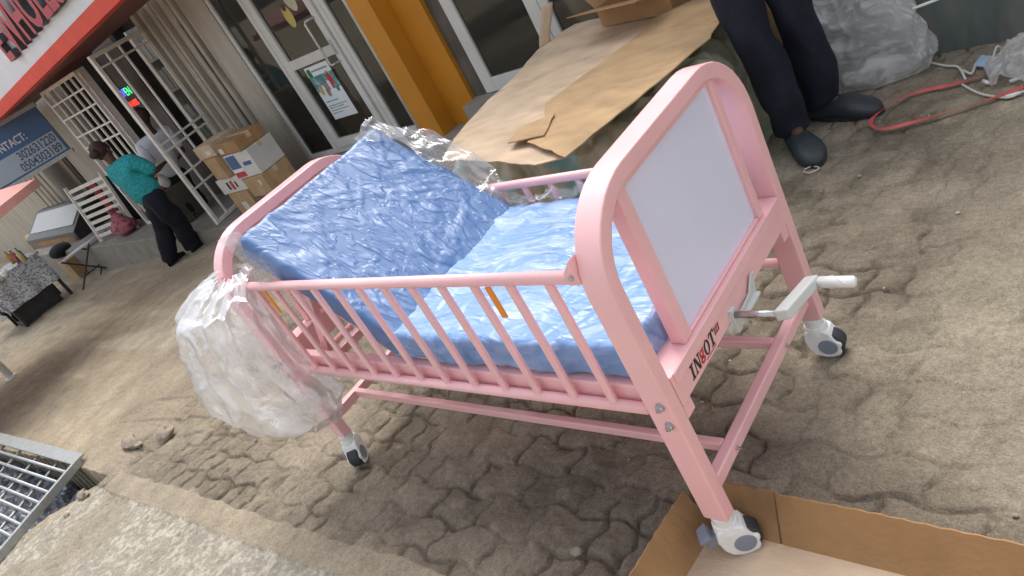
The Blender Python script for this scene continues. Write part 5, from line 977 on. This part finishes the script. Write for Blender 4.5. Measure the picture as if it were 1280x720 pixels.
q = MB(); P_ = [at(*p, z=.02 if i else .012) for i, p in enumerate([(1240, 90), (1232, 92), (1215, 99), (1190, 106), (1160, 111), (1130, 120), (1105, 134), (1092, 146), (1086, 152), (1092, 160), (1104, 162), (1125, 157), (1150, 150), (1190, 139), (1230, 126), (1262, 115), (1300, 100)])]
for i, (a_, b_) in enumerate(zip(P_, P_[1:])): 
    pass
def ribbon(P, w, m, name, zl=.012, tw=0):
    q = MB(); vs = []; n = len(P)
    for i, p in enumerate(P):
        d = (Vector(P[min(i + 1, n - 1)]) - Vector(P[max(0, i - 1)])).normalized(); s = Vector((-d.y, d.x, 0)).normalized(); a = tw * math.sin(i * 1.3); s = s * math.cos(a) + Vector((0, 0, math.sin(a)))
        c_ = Vector(p); c_.z = max(c_.z, w * abs(math.sin(a)) / 2 + zl); vs += [c_ - s * w / 2, c_ + s * w / 2]
    q.add(vs, [(2 * i, 2 * i + 1, 2 * i + 3, 2 * i + 2) for i in range(n - 1)]); return q.build(name, m, solid=.0015, sub=2)
o = ribbon(P_, .020, M['strap'], 'packing_strap', tw=.5); tag(o, 'long red packing strap looped on the ground by the black clog', 'strap')
def cordo(pts, r, m, label, cat='cord', z=.012, name='cord'):
    P = [at(*p[:2], z=z + (p[2] if len(p) > 2 else 0)) for p in pts]
    Q = []
    for i in range(len(P) - 1):
        p0 = P[max(i - 1, 0)]; p1 = P[i]; p2 = P[i + 1]; p3 = P[min(i + 2, len(P) - 1)]
        for k in range(6): t = k / 6; Q.append(.5 * ((2 * p1) + (p2 - p0) * t + (2 * p0 - 5 * p1 + 4 * p2 - p3) * t * t + (3 * p1 - p0 - 3 * p2 + p3) * t ** 3))
    Q.append(P[-1]); q = MB(); q.tube(Q, r, 8); o = q.build(name, m, smooth=True); return tag(o, label, cat)
cordo([(1142, 62), (1155, 75), (1180, 82), (1198, 84), (1207, 100), (1203, 88), (1214, 92), (1219, 82)], .005, M['cord'], 'thin white cord curling from the bubble wrap to the plastic scraps')
cordo([(1238, 85, 0), (1242, 70, .03), (1247, 58, .06), (1255, 66, .02), (1262, 76, 0)], .005, M['cord'], 'white cord loop standing up among the plastic scraps at the right edge')
cordo([(1200, 104), (1225, 117), (1258, 122), (1275, 116), (1290, 110)], .0045, M['cord'], 'grey cord lying across the ground below the red strap')
cordo([(918, 70, .1), (935, 105, .02), (945, 130, 0), (955, 146, 0)], .0035, M['cord'], 'thin pale string hanging by the brown carton behind the bed')
cordo([(1005, 212), (1015, 208), (1024, 210), (1012, 216), (1004, 214)], .0025, M['cord'], 'tiny loop of white string in front of the clog')
p0_ = at(1141, 11, y=2.38); p1_ = at(1175, -2, y=2.42); q = MB(); q.tube([p0_, p1_], .006, 8); o = q.build('white_stick', M['white_pl'], smooth=True); tag(o, 'thin white plastic tube sticking out of the bubble wrap', 'tube')
sheet_o = sheet('plastic_wrap', [at(1222, 97, z=.01), at(1240, 80, z=.02), at(1262, 62, z=.05), at(1300, 45, z=.08)], [at(1238, 104, z=.01), at(1262, 103, z=.02), at(1290, 104, z=.05), at(1320, 100, z=.05)], 50, 30, M['bubble'], None, 66, .025, sag=.06); tag(sheet_o, 'crumpled clear plastic wrapping at the right edge of the ground', 'plastic film')
q = MB(); a_ = at(1217, 83, z=.012); b_ = at(1242, 86, z=.012); q.poly([a_, b_, b_ + Vector((.0, .05, .02)), a_ + Vector((.02, .06, .01))], (0, 0, 1), .006); o = q.build('pale_packet', M['lightblue']); tag(o, 'small pale blue packet among the plastic scraps at the right edge', 'packet')
for i, (u, v, u2, v2) in enumerate(((1229, 101, 1236, 104), (1262, 102, 1283, 94), (1257, 121, 1275, 116))):
    q = MB(); q.tube([at(u, v, z=.012), at(u2, v2, z=.012)], .007, 8); o = q.build('foam_stick', M['white_pl'], smooth=True); tag(o, ['short white plug beside the red strap', 'white strip lying on the edge of the plastic wrapping', 'pale sliver below the red strap at the right'][i], 'scrap')
# ------------------------------------------------------------------ LIGHT, SKY, RENDER
w = bpy.data.worlds.new('World'); S.world = w; w.use_nodes = True; nt = w.node_tree; sk = nt.nodes.new('ShaderNodeTexSky'); sk.sky_type = 'NISHITA'; sk.sun_disc = False
SE, SA = math.radians(60), math.radians(118)     # elevation; azimuth measured from +x towards +y
sk.sun_elevation = SE; sk.sun_rotation = PI / 2 - SA; sk.dust_density = 4; sk.air_density = 1.2; sk.ozone_density = 1
hs_ = nt.nodes.new('ShaderNodeHueSaturation'); hs_.inputs['Saturation'].default_value = 0.35; nt.links.new(sk.outputs[0], hs_.inputs['Color']); nt.links.new(hs_.outputs[0], nt.nodes['Background'].inputs[0]); nt.nodes['Background'].inputs[1].default_value = 0.15
sl_ = bpy.data.lights.new('sun', 'SUN'); sl_.energy = .95; sl_.angle = math.radians(36); sl_.color = (1, .965, .92); so = bpy.data.objects.new('sun', sl_); COL.objects.link(so)
dv = Vector((math.cos(SE) * math.cos(SA), math.cos(SE) * math.sin(SA), math.sin(SE))); so.rotation_euler = dv.to_track_quat('Z', 'Y').to_euler()
S.view_settings.view_transform = 'Standard'; S.view_settings.look = 'None'; S.view_settings.exposure = 0.93; S.view_settings.gamma = 1
S.render.engine = 'CYCLES'; S.cycles.max_bounces = 8; S.cycles.transparent_max_bounces = 24
